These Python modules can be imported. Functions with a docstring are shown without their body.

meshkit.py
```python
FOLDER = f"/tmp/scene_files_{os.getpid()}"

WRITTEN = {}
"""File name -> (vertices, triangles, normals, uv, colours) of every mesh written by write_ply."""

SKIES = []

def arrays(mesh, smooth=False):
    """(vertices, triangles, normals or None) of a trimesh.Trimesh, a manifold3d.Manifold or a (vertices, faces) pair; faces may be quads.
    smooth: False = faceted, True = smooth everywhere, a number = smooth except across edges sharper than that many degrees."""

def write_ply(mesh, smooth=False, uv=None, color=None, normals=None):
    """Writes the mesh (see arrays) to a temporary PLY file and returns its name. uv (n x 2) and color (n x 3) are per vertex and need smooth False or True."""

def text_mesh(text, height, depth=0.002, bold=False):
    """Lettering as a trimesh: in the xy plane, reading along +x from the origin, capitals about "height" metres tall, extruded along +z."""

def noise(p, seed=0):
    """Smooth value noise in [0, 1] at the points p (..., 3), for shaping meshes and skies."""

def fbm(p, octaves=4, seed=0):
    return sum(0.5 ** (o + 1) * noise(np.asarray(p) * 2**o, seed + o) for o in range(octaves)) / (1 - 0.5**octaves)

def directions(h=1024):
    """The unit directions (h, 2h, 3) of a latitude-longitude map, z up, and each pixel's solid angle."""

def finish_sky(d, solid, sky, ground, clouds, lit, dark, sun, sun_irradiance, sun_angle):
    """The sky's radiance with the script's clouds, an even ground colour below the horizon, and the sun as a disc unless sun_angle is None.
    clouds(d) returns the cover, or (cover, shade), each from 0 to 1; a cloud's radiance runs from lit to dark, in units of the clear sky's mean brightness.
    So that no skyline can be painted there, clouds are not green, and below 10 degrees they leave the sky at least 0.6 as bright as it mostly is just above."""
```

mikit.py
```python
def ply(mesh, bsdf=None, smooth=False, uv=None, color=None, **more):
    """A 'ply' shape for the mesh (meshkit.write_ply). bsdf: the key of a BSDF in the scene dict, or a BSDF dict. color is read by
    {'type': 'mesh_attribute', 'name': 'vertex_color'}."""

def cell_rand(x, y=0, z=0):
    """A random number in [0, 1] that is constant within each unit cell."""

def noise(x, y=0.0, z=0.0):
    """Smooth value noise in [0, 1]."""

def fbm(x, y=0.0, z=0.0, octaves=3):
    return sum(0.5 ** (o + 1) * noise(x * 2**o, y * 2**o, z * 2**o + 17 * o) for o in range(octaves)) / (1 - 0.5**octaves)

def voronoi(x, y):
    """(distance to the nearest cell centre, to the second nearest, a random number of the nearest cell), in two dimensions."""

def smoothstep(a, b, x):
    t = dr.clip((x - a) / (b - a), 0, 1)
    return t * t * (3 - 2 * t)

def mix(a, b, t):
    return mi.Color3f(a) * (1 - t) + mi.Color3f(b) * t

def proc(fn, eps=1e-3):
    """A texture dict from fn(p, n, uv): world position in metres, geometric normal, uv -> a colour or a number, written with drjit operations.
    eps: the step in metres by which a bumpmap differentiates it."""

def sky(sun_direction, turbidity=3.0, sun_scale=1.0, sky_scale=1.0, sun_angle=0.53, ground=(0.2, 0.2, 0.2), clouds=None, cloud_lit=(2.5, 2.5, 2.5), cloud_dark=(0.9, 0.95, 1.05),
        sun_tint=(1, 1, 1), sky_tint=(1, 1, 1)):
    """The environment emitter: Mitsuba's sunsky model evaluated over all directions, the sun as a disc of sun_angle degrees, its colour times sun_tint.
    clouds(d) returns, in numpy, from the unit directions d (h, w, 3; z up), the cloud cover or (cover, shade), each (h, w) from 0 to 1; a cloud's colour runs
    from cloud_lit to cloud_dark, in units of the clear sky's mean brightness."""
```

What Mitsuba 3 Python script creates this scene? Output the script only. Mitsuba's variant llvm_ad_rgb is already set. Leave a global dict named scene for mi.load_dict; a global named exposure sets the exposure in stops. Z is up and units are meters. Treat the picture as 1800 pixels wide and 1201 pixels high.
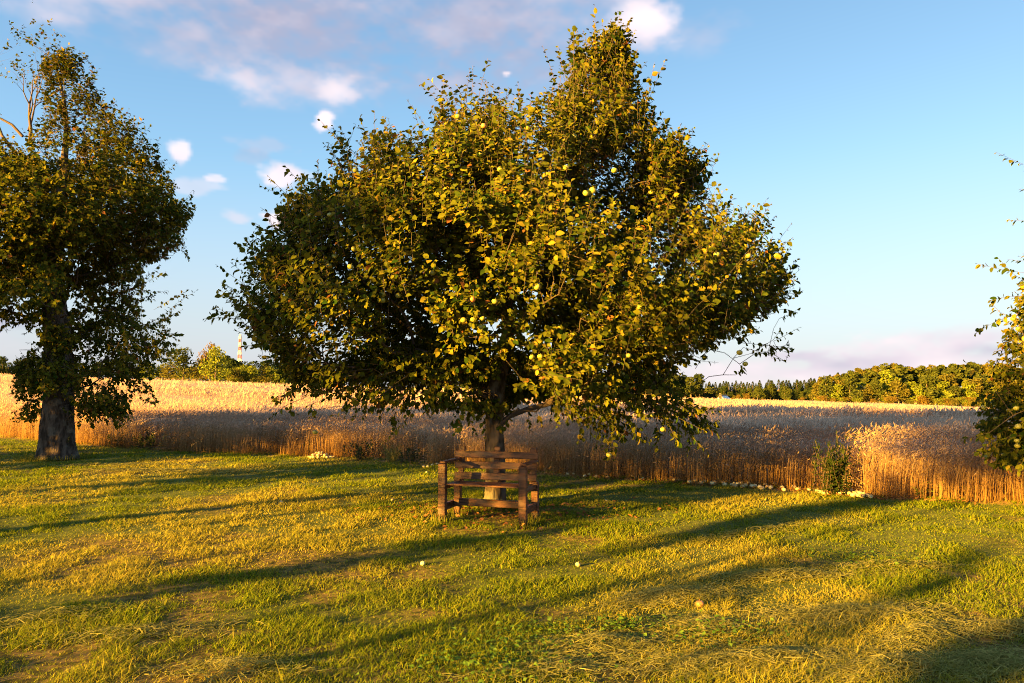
import math
import numpy as np
import mitsuba as mi
import drjit as dr
import mikit
import meshkit
from scipy import ndimage

T = mi.ScalarTransform4f
scene, labels = {}, {}

# ----------------------------------------------------------------- camera, sky, exposure
EYE = np.array([0.0, 0.0, 1.6])
FOC = 1300.0                       # focal length in pixels of the 1800 x 1201 photograph
HOR = 685.0                        # row of the horizon
PITCH = math.atan((HOR - 600.5) / FOC)
scene['camera'] = {'type': 'perspective', 'fov_axis': 'x', 'fov': 2 * math.degrees(math.atan(900 / FOC)),
                   'near_clip': 0.05, 'far_clip': 4000.0,
                   'to_world': T().look_at(origin=[0, 0, 1.6], target=[0, math.cos(PITCH), 1.6 + math.sin(PITCH)], up=[0, 0, 1])}
SUN_EL = 9.0
SUN_AZ = np.array([-0.78, -0.62])
SUN_AZ = SUN_AZ / np.linalg.norm(SUN_AZ)
SUN = [SUN_AZ[0] * math.cos(math.radians(SUN_EL)), SUN_AZ[1] * math.cos(math.radians(SUN_EL)), math.sin(math.radians(SUN_EL))]
exposure = 3.9


def cloud_cover(d):
    az = np.degrees(np.arctan2(d[..., 0], d[..., 1]))
    el = np.degrees(np.arcsin(np.clip(d[..., 2], -1, 1)))
    n1 = meshkit.fbm(np.stack([d[..., 0] * 5, d[..., 1] * 5, d[..., 2] * 12], -1) + 3.1, 5, 11)
    n2 = meshkit.fbm(np.stack([d[..., 0] * 22, d[..., 1] * 22, d[..., 2] * 34], -1), 5, 5)
    n3 = meshkit.fbm(np.stack([d[..., 0] * 60, d[..., 1] * 60, d[..., 2] * 95], -1), 4, 8)
    cover = np.zeros(az.shape)
    weight = np.full(az.shape, 1e-6)
    shade = np.zeros(az.shape)

    def put(a, e, ra, re, amount, sh, rough=1.0, soft=0.55):
        nonlocal cover, weight, shade
        wob = (n2 - 0.5) * 1.3 * rough + (n3 - 0.5) * 0.7 * rough
        r = np.sqrt(((az - a) / ra) ** 2 + ((el - e) / re) ** 2) + wob
        c = amount * np.clip((1.25 - r) / (soft * 1.45), 0, 1)
        c = c * c * (3 - 2 * c / max(amount, 1e-6)) / max(amount, 1e-6) if amount > 0 else c
        shade += c * sh
        weight += c
        cover = 1 - (1 - cover) * (1 - np.clip(c, 0, 1))

    # the grey violet bank high on the left, lit along its lower edge
    put(-17.5, 26.0, 10, 4.6, 0.95, 1.0, 1.0, 1.0)
    put(-30, 26.8, 13, 3.6, 0.7, 0.75, 1.2, 1.1)
    put(-25, 23.6, 7, 2.2, 0.5, 0.8, 1.2, 1.1)
    put(-16.5, 22.0, 5.0, 1.8, 0.7, 0.5, 1.2, 1.1)
    put(-20.6, 21.9, 2.4, 1.0, 0.6, 0.2, 1.2, 1.0)
    put(-13.8, 22.0, 1.4, 1.0, 0.8, 0.05, 1.2, 0.9)
    put(-37, 25.6, 8, 2.6, 0.5, 0.45, 1.2, 1.1)
    # the bank over the tree
    put(-2.5, 27.0, 8, 4.4, 0.9, 0.95, 1.0, 1.0)
    put(2.5, 24.0, 7, 3.4, 0.6, 1.0, 1.2, 1.1)
    put(-6, 22.5, 5, 2.4, 0.35, 1.0, 1.2, 1.1)
    put(10.4, 27.0, 2.6, 1.2, 1.0, 0.05, 1.0, 0.7)
    put(10.0, 25.8, 3.2, 1.2, 0.75, 0.45, 1.1, 0.9)
    put(15, 25.5, 3.0, 1.6, 0.4, 0.7, 1.1, 1.0)
    put(6, 28.8, 8, 2.2, 0.75, 0.8, 1.0, 1.0)
    # small puffs
    for a, e, ra, re, am, sh in ((-14.6, 19.5, 1.0, 0.9, 0.95, 0.0), (-24.6, 16.3, 0.9, 0.9, 0.8, 0.1), (-17.3, 15.8, 1.7, 1.2, 0.85, 0.15), (-17.5, 12.3, 1.9, 0.75, 0.95, 0.1),
                                 (-20.6, 12.4, 1.5, 0.7, 0.5, 0.25), (-22.2, 15.0, 0.7, 0.25, 0.6, 0.1), (-0.4, 23.6, 0.4, 0.2, 0.95, 0.0), (-18.5, 17.6, 3.0, 0.9, 0.3, 0.6), (-23.5, 14.3, 1.6, 0.7, 0.4, 0.3),
                                 (-19.6, 16.9, 1.8, 0.6, 0.28, 0.9)):
        put(a, e, ra * 0.85, re * 0.85, am * 0.95, sh, 1.5, 0.45)
    # the low rosy bank over the forest on the right
    put(27, 1.9, 10, 1.5, 0.95, 0.30, 1.2, 0.8)
    put(24.5, 1.7, 4.0, 0.8, 0.9, 0.85, 1.3, 0.7)
    put(21.5, 2.4, 2.6, 0.5, 0.8, 0.75, 1.3, 0.7)
    put(33, 3.3, 7, 1.0, 0.85, 0.35, 1.2, 0.8)
    put(35, 2.6, 5, 0.6, 0.85, 1.0, 1.1, 0.7)
    put(20, 1.2, 13, 0.9, 0.7, 0.2, 1.2, 0.8)
    # a grey streak low on the left
    put(-35, 4.4, 5, 0.7, 0.75, 1.0, 0.8, 0.8)
    put(-38, 3.2, 7, 1.0, 0.4, 0.4, 0.8, 0.8)
    # the same loose cloud goes on around and overhead, outside the picture
    out = np.clip((np.abs(((az + 180) % 360) - 180) - 40) / 15, 0, 1)
    out = np.maximum(out, np.clip((el - 30) / 8, 0, 1))
    field = np.clip((n1 - 0.52) / 0.16, 0, 1) * np.clip(el / 6, 0, 1) * out * 0.7
    shade += field * 0.6
    weight += field
    cover = 1 - (1 - cover) * (1 - field)
    veil = 0.72 * np.clip((17 - el) / 15, 0, 1) ** 1.2      # the thin evening haze low in the sky, all round
    lump = weight / (weight + veil + 1e-6)
    shade += veil * 0.72
    weight += veil
    cover = 1 - (1 - cover * (0.75 + 0.5 * n2).clip(0, 1)) * (1 - veil)
    return cover, np.clip(shade / weight + (n2 - 0.5) * 0.7 * lump, 0, 1)


scene['sky'] = mikit.sky(SUN, turbidity=2.5, sun_scale=2.25, sky_scale=0.79, clouds=cloud_cover,
                         cloud_lit=(2.5, 2.1, 2.1), cloud_dark=(0.93, 0.92, 1.22), sun_tint=(1.2, 1.06, 0.40), sky_tint=(0.77, 0.96, 1.15))


# ----------------------------------------------------------------- helpers
def at(px, py, Y):
    """The world point seen at a photograph pixel, at distance Y along the view."""
    x, u = (px - 900) / FOC, (600.5 - py) / FOC
    d = np.array([x, math.cos(PITCH) - u * math.sin(PITCH), math.sin(PITCH) + u * math.cos(PITCH)])
    return EYE + d * (Y / d[1])


def smooth01(a, b, x):
    t = np.clip((x - a) / (b - a), 0, 1)
    return t * t * (3 - 2 * t)


def ground_z(x, y):
    """The lawn is nearly level; the fields beyond it rise gently to the left."""
    x, y = np.asarray(x, float), np.asarray(y, float)
    r = smooth01(12, 50, y)
    far = np.clip(np.hypot(x, y) / 600, 0, 1)
    p = np.stack([x, y, x * 0], -1)
    return r * (0.002 * (y - 15) - 0.037 * np.clip(x, -150, 150)) * (1 - 0.3 * far) + 0.05 * (meshkit.fbm(p * 0.35, 3, 3) - 0.5) + 0.018 * (meshkit.fbm(p * 3.1, 2, 9) - 0.5)


def on_ground(px, py):
    Y = 1300.0 * 1.6 / (py - HOR)
    for _ in range(4):
        p = at(px, py, Y)
        Y = Y + (p[2] - float(ground_z(p[0], p[1]))) * FOC / (py - HOR)
    p = at(px, py, Y)
    return np.array([p[0], p[1], float(ground_z(p[0], p[1]))])


def unit(v):
    return v / np.maximum(np.linalg.norm(v, axis=-1, keepdims=True), 1e-9)


def obj(key, mesh, bsdf, label=None, category=None, group=None, kind=None, smooth=False, color=None, **more):
    base, n = key, 0
    while key in scene:
        n += 1
        key = f'{base}_{n:03d}'
    scene[key] = mesh if isinstance(mesh, dict) else mikit.ply(mesh, bsdf, smooth=smooth, color=color, **more)
    tag(key, label, category, group, kind)
    return key


def tag(key, label=None, category=None, group=None, kind=None):
    e = {k: v for k, v in (('label', label), ('category', category), ('group', group), ('kind', kind)) if v}
    if e:
        labels[key] = e


taken = {}


def thing(name, label, category, group=None):
    n = taken.get(name, -1) + 1
    taken[name] = n
    key = name if n == 0 else f'{name}_{n:03d}'
    tag(key, label, category, group)
    return key


def join(parts):
    vs, fs, cs, n = [], [], [], 0
    for p in parts:
        vs.append(p[0]); fs.append(p[1] + n); n += len(p[0])
        if len(p) > 2:
            cs.append(p[2])
    return (np.vstack(vs), np.vstack(fs)) + ((np.vstack(cs),) if cs else ())


def box(sx, sy, sz, ch=0.006):
    """A box with chamfered edges, centred on the origin."""
    h = np.array([sx, sy, sz]) / 2
    ch = min(ch, *(h * 0.45))
    pts = []
    for s in np.ndindex(2, 2, 2):
        s = np.array(s) * 2 - 1
        for k in range(3):
            q = h - ch
            q = q.copy(); q[k] = h[k]
            pts.append(s * q)
    from scipy.spatial import ConvexHull
    pts = np.array(pts)
    hull = ConvexHull(pts)
    f = hull.simplices.copy()
    nn = np.cross(pts[f[:, 1]] - pts[f[:, 0]], pts[f[:, 2]] - pts[f[:, 0]])
    flip = (nn * pts[f].mean(1)).sum(1) < 0
    f[flip] = f[flip][:, ::-1]
    return pts, f


def rot(axis, deg):
    a = math.radians(deg); c, s = math.cos(a), math.sin(a)
    return {'x': np.array([[1, 0, 0], [0, c, -s], [0, s, c]]), 'y': np.array([[c, 0, s], [0, 1, 0], [-s, 0, c]]), 'z': np.array([[c, -s, 0], [s, c, 0], [0, 0, 1]])}[axis]


def tubes(a, b, ra, rb, sides):
    """A tapered tube from each point a to each point b, as one mesh."""
    t = unit(b - a)
    ref = np.where(np.abs(t[:, 2:]) < 0.9, [[0, 0, 1.0]], [[1.0, 0, 0]])
    u = unit(np.cross(t, ref)); w = np.cross(t, u)
    ang = np.arange(sides) * 2 * np.pi / sides
    ring = np.cos(ang)[None, :, None] * u[:, None] + np.sin(ang)[None, :, None] * w[:, None]
    v = np.concatenate([a[:, None] + ring * ra[:, None, None], b[:, None] + ring * rb[:, None, None]], 1)
    i = np.arange(sides); j = (i + 1) % sides
    f = np.vstack([np.stack([i, j, j + sides], 1), np.stack([i, j + sides, i + sides], 1)])
    n = len(a)
    return v.reshape(-1, 3), (f[None] + (np.arange(n) * 2 * sides)[:, None, None]).reshape(-1, 3)


def path_tube(points, radii, sides=10):
    """One continuous tube along a path, closed at its end."""
    p = np.asarray(points, float); radii = np.asarray(radii, float)
    t = unit(np.gradient(p, axis=0))
    ref = np.array([0.3, 1.0, 0.1])
    u = unit(ref - (t @ ref)[:, None] * t); w = np.cross(t, u)
    ang = np.arange(sides) * 2 * np.pi / sides
    v = p[:, None] + radii.reshape(len(p), -1)[:, :, None] * (np.cos(ang)[None, :, None] * u[:, None] + np.sin(ang)[None, :, None] * w[:, None])
    i, j = np.meshgrid(np.arange(len(p) - 1), np.arange(sides), indexing='ij')
    k = (j + 1) % sides
    q = np.stack([i * sides + j, i * sides + k, (i + 1) * sides + k, (i + 1) * sides + j], -1).reshape(-1, 4)
    f = np.vstack([q[:, [0, 1, 2]], q[:, [0, 2, 3]]])
    v = np.vstack([v.reshape(-1, 3), p[-1:]])
    e = (len(p) - 1) * sides
    f = np.vstack([f, np.stack([e + np.arange(sides), e + (np.arange(sides) + 1) % sides, np.full(sides, len(v) - 1)], 1)])
    return v, f


# leaf shapes: columns are across, along, up
LEAF_FULL = (np.array([[0, 0, 0], [-0.30, 0.22, 0.07], [-0.36, 0.52, 0.06], [-0.20, 0.82, -0.03], [0, 1.0, -0.16], [0.20, 0.82, -0.03], [0.36, 0.52, 0.06], [0.30, 0.22, 0.07], [0, 0.32, -0.02], [0, 0.70, -0.08]]),
             np.array([[0, 8, 1], [1, 8, 2], [8, 9, 2], [2, 9, 3], [3, 9, 4], [4, 9, 5], [5, 9, 6], [9, 8, 6], [6, 8, 7], [7, 8, 0]]))
LEAF_SIMPLE = (np.array([[0, 0, 0], [-0.36, 0.45, 0.08], [0, 1.0, -0.14], [0.36, 0.45, 0.08], [0, 0.5, -0.04]]), np.array([[0, 4, 1], [1, 4, 2], [2, 4, 3], [3, 4, 0]]))
LEAF_CARD = (np.array([[0, 0, 0], [-0.42, 0.5, 0.1], [0, 1.0, -0.1], [0.42, 0.5, 0.1]]), np.array([[0, 2, 1], [0, 3, 2]]))


def leaves(base, axis, normal, size, width, shape, color=None):
    v, f = shape
    axis = unit(axis)
    side = unit(np.cross(axis, normal))
    up = np.cross(side, axis)
    out = base[:, None] + size[:, None, None] * (v[None, :, 0, None] * width[:, None, None] * side[:, None] + v[None, :, 1, None] * axis[:, None] + v[None, :, 2, None] * up[:, None])
    n, m = len(base), len(v)
    r = (out.reshape(-1, 3), (f[None] + (np.arange(n) * m)[:, None, None]).reshape(-1, 3))
    return r + (np.repeat(color, m, 0),) if color is not None else r


def blades(root, lean, height, width, facing, color, tip=None, segs=2):
    """Grass blades and stalks: ribbons that bend towards lean."""
    n = len(root)
    side = np.stack([np.cos(facing), np.sin(facing), facing * 0], -1)
    rows = []
    for k in range(segs):
        s = k / segs
        c = root + np.stack([lean[:, 0] * s ** 1.8, lean[:, 1] * s ** 1.8, height * s], -1)
        w = (width * (1 - 0.35 * s) / 2)[:, None]
        rows += [c - side * w, c + side * w]
    rows.append(root + np.stack([lean[:, 0], lean[:, 1], height], -1))
    v = np.stack(rows, 1)
    m = v.shape[1]
    f = []
    for k in range(segs - 1):
        a = 2 * k
        f += [[a, a + 1, a + 3], [a, a + 3, a + 2]]
    a = 2 * (segs - 1)
    f.append([a, a + 1, m - 1])
    f = np.array(f)
    cc = np.repeat(color, m, 0)
    if tip is not None:
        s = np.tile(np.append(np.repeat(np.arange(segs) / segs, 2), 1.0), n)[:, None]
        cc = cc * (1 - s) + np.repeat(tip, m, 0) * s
    return v.reshape(-1, 3), (f[None] + (np.arange(n) * m)[:, None, None]).reshape(-1, 3), cc


def mixc(a, b, t):
    return np.asarray(a) * (1 - t[:, None]) + np.asarray(b) * t[:, None]


# ----------------------------------------------------------------- materials
VC = {'type': 'mesh_attribute', 'name': 'vertex_color'}


def thin(rough, trans, spec=0.5, base=VC):
    return {'type': 'principledthin', 'base_color': base, 'roughness': rough, 'diff_trans': trans, 'eta': 1.35, 'spec_trans': 0.0}


scene['mat_leaf'] = thin(0.42, 0.55)
scene['mat_grass'] = thin(0.55, 0.7)
scene['mat_straw'] = thin(0.6, 0.9)
scene['mat_far_leaf'] = thin(0.8, 0.5)


def bark_color(p, n, uv):
    v = mikit.fbm(p.x * 16, p.y * 16, p.z * 5, 4)
    lich = mikit.smoothstep(0.55, 0.72, mikit.fbm(p.x * 7 + 3, p.y * 7, p.z * 6, 3))
    c = mikit.mix((0.028, 0.021, 0.016), (0.115, 0.09, 0.07), mikit.smoothstep(0.3, 0.75, v))
    return mikit.mix(c, (0.17, 0.16, 0.13), lich * 0.45)


def bark_bump(p, n, uv):
    return mikit.fbm(p.x * 22, p.y * 22, p.z * 5, 4) * 0.04


scene['mat_bark'] = {'type': 'twosided', 'bsdf': {'type': 'bumpmap', 'arbitrary': mikit.proc(bark_bump, 2e-3), 'scale': 1.0,
                     'bsdf': {'type': 'principled', 'base_color': mikit.proc(bark_color), 'roughness': 0.9, 'specular': 0.2}}}
scene['mat_twig'] = {'type': 'twosided', 'bsdf': {'type': 'principled', 'base_color': {'type': 'rgb', 'value': [0.085, 0.06, 0.045]}, 'roughness': 0.8}}
scene['mat_far_bark'] = {'type': 'twosided', 'bsdf': {'type': 'diffuse', 'reflectance': {'type': 'rgb', 'value': [0.16, 0.12, 0.09]}}}


def edge_y_dr(x):
    # straight runs of the field's edge, in drjit
    y = mi.Float(0)
    y = dr.select(x < EDGE[0][0], EDGE[0][1] - 0.55 * (x - EDGE[0][0]), y)
    for (x0, y0), (x1, y1) in zip(EDGE[:-1], EDGE[1:]):
        y = dr.select((x >= x0) & (x < x1), y0 + (y1 - y0) * (x - x0) / (x1 - x0), y)
    return dr.select(x >= EDGE[-1][0], EDGE[-1][1] - 0.8 * (x - EDGE[-1][0]), y)


EDGE = [(-30, 31.5), (-16.0, 23.1), (-10.7, 19.8), (-6.3, 18.1), (-2.5, 16.4), (0.55, 14.1), (3.3, 12.4), (5.4, 11.1), (7.2, 10.4), (12.0, 7.5), (22.0, 0.0)]
EX, EY = np.array(EDGE).T


def swell(x, y):
    """Waves in the standing crop, metres."""
    p = np.stack([np.asarray(x) * 0.05, np.asarray(y) * 0.16, np.asarray(x) * 0], -1)
    return 0.85 * (meshkit.fbm(p, 3, 88) - 0.5) * smooth01(18, 34, np.asarray(y))


def edge_y(x):
    return np.interp(x, EX, EY) + 0.22 * (meshkit.fbm(np.stack([np.asarray(x) * 0.8, np.zeros(len(np.atleast_1d(x))), np.zeros(len(np.atleast_1d(x)))], -1).reshape(-1, 3), 3, 4) - 0.5).reshape(np.shape(x))


def lawn_color(p, n, uv):
    big = mikit.fbm(p.x * 0.55, p.y * 0.55, 0, 4)
    fine = mikit.fbm(p.x * 19, p.y * 19, 0, 3)
    thatch = mikit.mix((0.05, 0.042, 0.012), (0.15, 0.105, 0.035), mikit.smoothstep(0.35, 0.65, fine))
    green = mikit.mix((0.035, 0.055, 0.010), (0.09, 0.105, 0.02), fine)
    lawn = mikit.mix(green, thatch, mikit.smoothstep(0.42, 0.62, big) * 0.8 + 0.1)
    soil = mikit.mix((0.13, 0.085, 0.045), (0.25, 0.17, 0.08), fine)
    e = edge_y_dr(p.x)
    c = mikit.mix(lawn, soil, mikit.smoothstep(-0.25, 0.25, p.y - e + (fine - 0.5) * 0.5))
    # beyond the wheat: stubble and meadow
    far = mikit.smoothstep(95, 100, p.y)
    meadow = mikit.mix((0.42, 0.29, 0.08), (0.32, 0.27, 0.07), mikit.fbm(p.x * 0.03, p.y * 0.05, 0, 3))
    return mikit.mix(c, meadow, far)


scene['mat_lawn'] = {'type': 'twosided', 'bsdf': {'type': 'principled', 'base_color': mikit.proc(lawn_color), 'roughness': 0.95, 'specular': 0.1}}


def field_color(p, n, uv):
    f = mikit.fbm(p.x * 9, p.y * 9, p.z * 3, 3)
    g = mikit.fbm(p.x * 0.25, p.y * 0.5, 0, 3)
    c = mikit.mix((0.40, 0.285, 0.19), (0.70, 0.52, 0.37), mikit.smoothstep(0.3, 0.7, f))
    return mikit.mix(c, (0.50, 0.35, 0.20), mikit.smoothstep(0.45, 0.65, g) * 0.4)


scene['mat_field'] = {'type': 'twosided', 'bsdf': {'type': 'diffuse', 'reflectance': mikit.proc(field_color)}}


def wood_color(p, n, uv):
    g = mikit.fbm(p.x * 9 + p.y * 9, p.z * 60, p.x * 4 - p.y * 4, 4)
    w = mikit.smoothstep(0.5, 0.75, mikit.fbm(p.x * 5, p.y * 5, p.z * 14 + 5, 3))
    c = mikit.mix((0.035, 0.014, 0.008), (0.12, 0.046, 0.020), mikit.smoothstep(0.3, 0.7, g))
    return mikit.mix(c, (0.11, 0.075, 0.055), w * 0.6)


def wood_bump(p, n, uv):
    return mikit.fbm(p.x * 12 + p.y * 12, p.z * 90, 0, 3) * 0.003


scene['mat_wood'] = {'type': 'twosided', 'bsdf': {'type': 'bumpmap', 'arbitrary': mikit.proc(wood_bump, 1e-3), 'scale': 1.0,
                     'bsdf': {'type': 'principled', 'base_color': mikit.proc(wood_color), 'roughness': 0.6, 'specular': 0.35}}}


# ----------------------------------------------------------------- setting: ground and field
def sheet(xs, ys, zf):
    X, Y = np.meshgrid(xs, ys, indexing='xy')
    v = np.stack([X, Y, zf(X, Y)], -1).reshape(-1, 3)
    i, j = np.meshgrid(np.arange(len(ys) - 1), np.arange(len(xs) - 1), indexing='ij')
    n = len(xs)
    return v, np.stack([i * n + j, i * n + j + 1, (i + 1) * n + j + 1, (i + 1) * n + j], -1).reshape(-1, 4)


def spread(lim_in, step, lim_out, count):
    a = np.arange(-lim_in, lim_in + 1e-6, step)
    g = lim_in * (lim_out / lim_in) ** (np.arange(1, count + 1) / count)
    return np.concatenate([-g[::-1], a, g])


gx = spread(16, 0.16, 2200, 40)
gy = np.concatenate([-np.geomspace(2200, 3, 24), np.arange(-2, 24, 0.16), np.geomspace(24.5, 2200, 46)])
lawn = sheet(gx, gy, ground_z)
obj('lawn', lawn, 'mat_lawn', 'mown lawn with green and dry yellow patches', 'lawn', kind='structure', smooth=True)

rng = np.random.default_rng(7)
# the standing crop's dense middle, a rough sheet a little below the ears, with its skirt towards the lawn
fx = np.concatenate([np.arange(-40, 30, 0.3), np.geomspace(30, 130, 50)])
fx = np.concatenate([-np.geomspace(130, 40.5, 50), fx])
ft = np.concatenate([[0.0, 0.25, 0.5], np.arange(0.8, 12, 0.3), np.geomspace(12.3, 170, 80)])
FXm, FTm = np.meshgrid(fx, ft, indexing='xy')
FAR_Y = 104.0
Yf = np.minimum(edge_y(FXm.ravel()).reshape(FXm.shape) + 1.2 + FTm, FAR_Y + np.clip(FXm, 0, 200) * 0.9)
hgt = np.interp(FTm, [0, 0.25, 0.5, 0.8], [0.0, 0.32, 0.6, 0.72]) + 0.10 * (meshkit.fbm(np.stack([FXm * 2.2, Yf * 2.2, FXm * 0], -1), 3, 2) - 0.5)
hgt += 0.14 * smooth01(4, 25, FTm) + swell(FXm, Yf)
fv = np.stack([FXm, Yf, ground_z(FXm, Yf) + hgt], -1).reshape(-1, 3)
ii, jj = np.meshgrid(np.arange(len(ft) - 1), np.arange(len(fx) - 1), indexing='ij')
nn_ = len(fx)
ff = np.stack([ii * nn_ + jj, ii * nn_ + jj + 1, (ii + 1) * nn_ + jj + 1, (ii + 1) * nn_ + jj], -1).reshape(-1, 4)
obj('field', (fv, ff), 'mat_field', 'ripe grain field stretching back to the trees', 'field', kind='structure', smooth=True)


# ----------------------------------------------------------------- wheat
def wheat(x, y, h, rng, stem_w, ear_l, ear_w, part=1.0, leafy=True, sides=4, segs=2):
    n = len(x)
    z = ground_z(x, y)
    root = np.stack([x, y, z + h * (1 - part)], -1)
    gust = meshkit.noise(np.stack([x * 0.5, y * 0.5, x * 0], -1), 3) - 0.5
    lean = rng.normal(0, 0.055, (n, 2)) + np.stack([0.05 + 0.12 * gust, 0.05 * gust], -1)
    bent = rng.random(n) < 0.07
    lean = np.where(bent[:, None], lean + rng.normal(0, 0.26, (n, 2)), lean)
    h = h * np.where(bent, rng.uniform(0.45, 0.95, n), 1.0)
    tone = np.clip(0.5 + 1.1 * (meshkit.fbm(np.stack([x * 0.7, y * 0.7, x * 0], -1), 3, 6) - 0.5) + rng.normal(0, 0.22, n), 0, 1)
    col = mixc([0.20, 0.105, 0.03], [0.42, 0.25, 0.085], tone)
    tip = mixc([0.33, 0.22, 0.12], [0.55, 0.40, 0.25], tone)
    facing = rng.uniform(0, np.pi, n)
    out = [blades(root, lean, h * part, np.full(n, stem_w), facing, col, tip, segs)]
    top = root + np.stack([lean[:, 0], lean[:, 1], h * part * 0.985], -1)
    d = unit(np.stack([lean[:, 0] * 5 + rng.normal(0, 0.30, n), lean[:, 1] * 5 + rng.normal(0, 0.30, n), rng.uniform(0.15, 1.0, n)], -1))
    el, ew = ear_l * rng.uniform(0.75, 1.25, n), ear_w * rng.uniform(0.8, 1.2, n)
    u = unit(np.cross(d, [0.3, 0.2, 0.9])); w = np.cross(d, u)
    ring = [u, w, -u, -w] if sides == 4 else [u, -0.5 * u + 0.87 * w, -0.5 * u - 0.87 * w] if sides == 3 else [u, -u]
    k = len(ring)
    v = np.stack([top] + [top + d * (el * 0.38)[:, None] + r * (ew / 2)[:, None] for r in ring] + [top + d * el[:, None]], 1)
    f = np.array([[0, 1 + (i + 1) % k, 1 + i] for i in range(k)] + [[1 + i, 1 + (i + 1) % k, k + 1] for i in range(k)])
    if k == 2:
        f = np.array([[0, 2, 1], [1, 2, 3]])
    ec = mixc([0.40, 0.285, 0.205], [0.68, 0.50, 0.36], np.clip(tone + rng.normal(0, 0.15, n), 0, 1))
    out.append((v.reshape(-1, 3), (f[None] + (np.arange(n) * (k + 2))[:, None, None]).reshape(-1, 3), np.repeat(ec, k + 2, 0)))
    if leafy:
        m = rng.random(n) < 0.75
        t = rng.uniform(0.25, 0.75, n)
        lr = root + np.stack([lean[:, 0] * t ** 1.8, lean[:, 1] * t ** 1.8, h * part * t], -1)
        ph = rng.uniform(0, 2 * np.pi, n)
        ll = rng.uniform(0.08, 0.2, n)
        lv = np.stack([np.cos(ph) * ll, np.sin(ph) * ll], -1)
        out.append(blades(lr[m], lv[m], rng.uniform(-0.05, 0.10, n)[m], np.full(m.sum(), stem_w * 1.7), ph[m] + 1.57, (col * 0.9)[m], None, 2))
    return join(out)


def in_view(x, y, margin=1.5):
    return np.abs(x) < 0.70 * y + margin


parts = []
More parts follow.
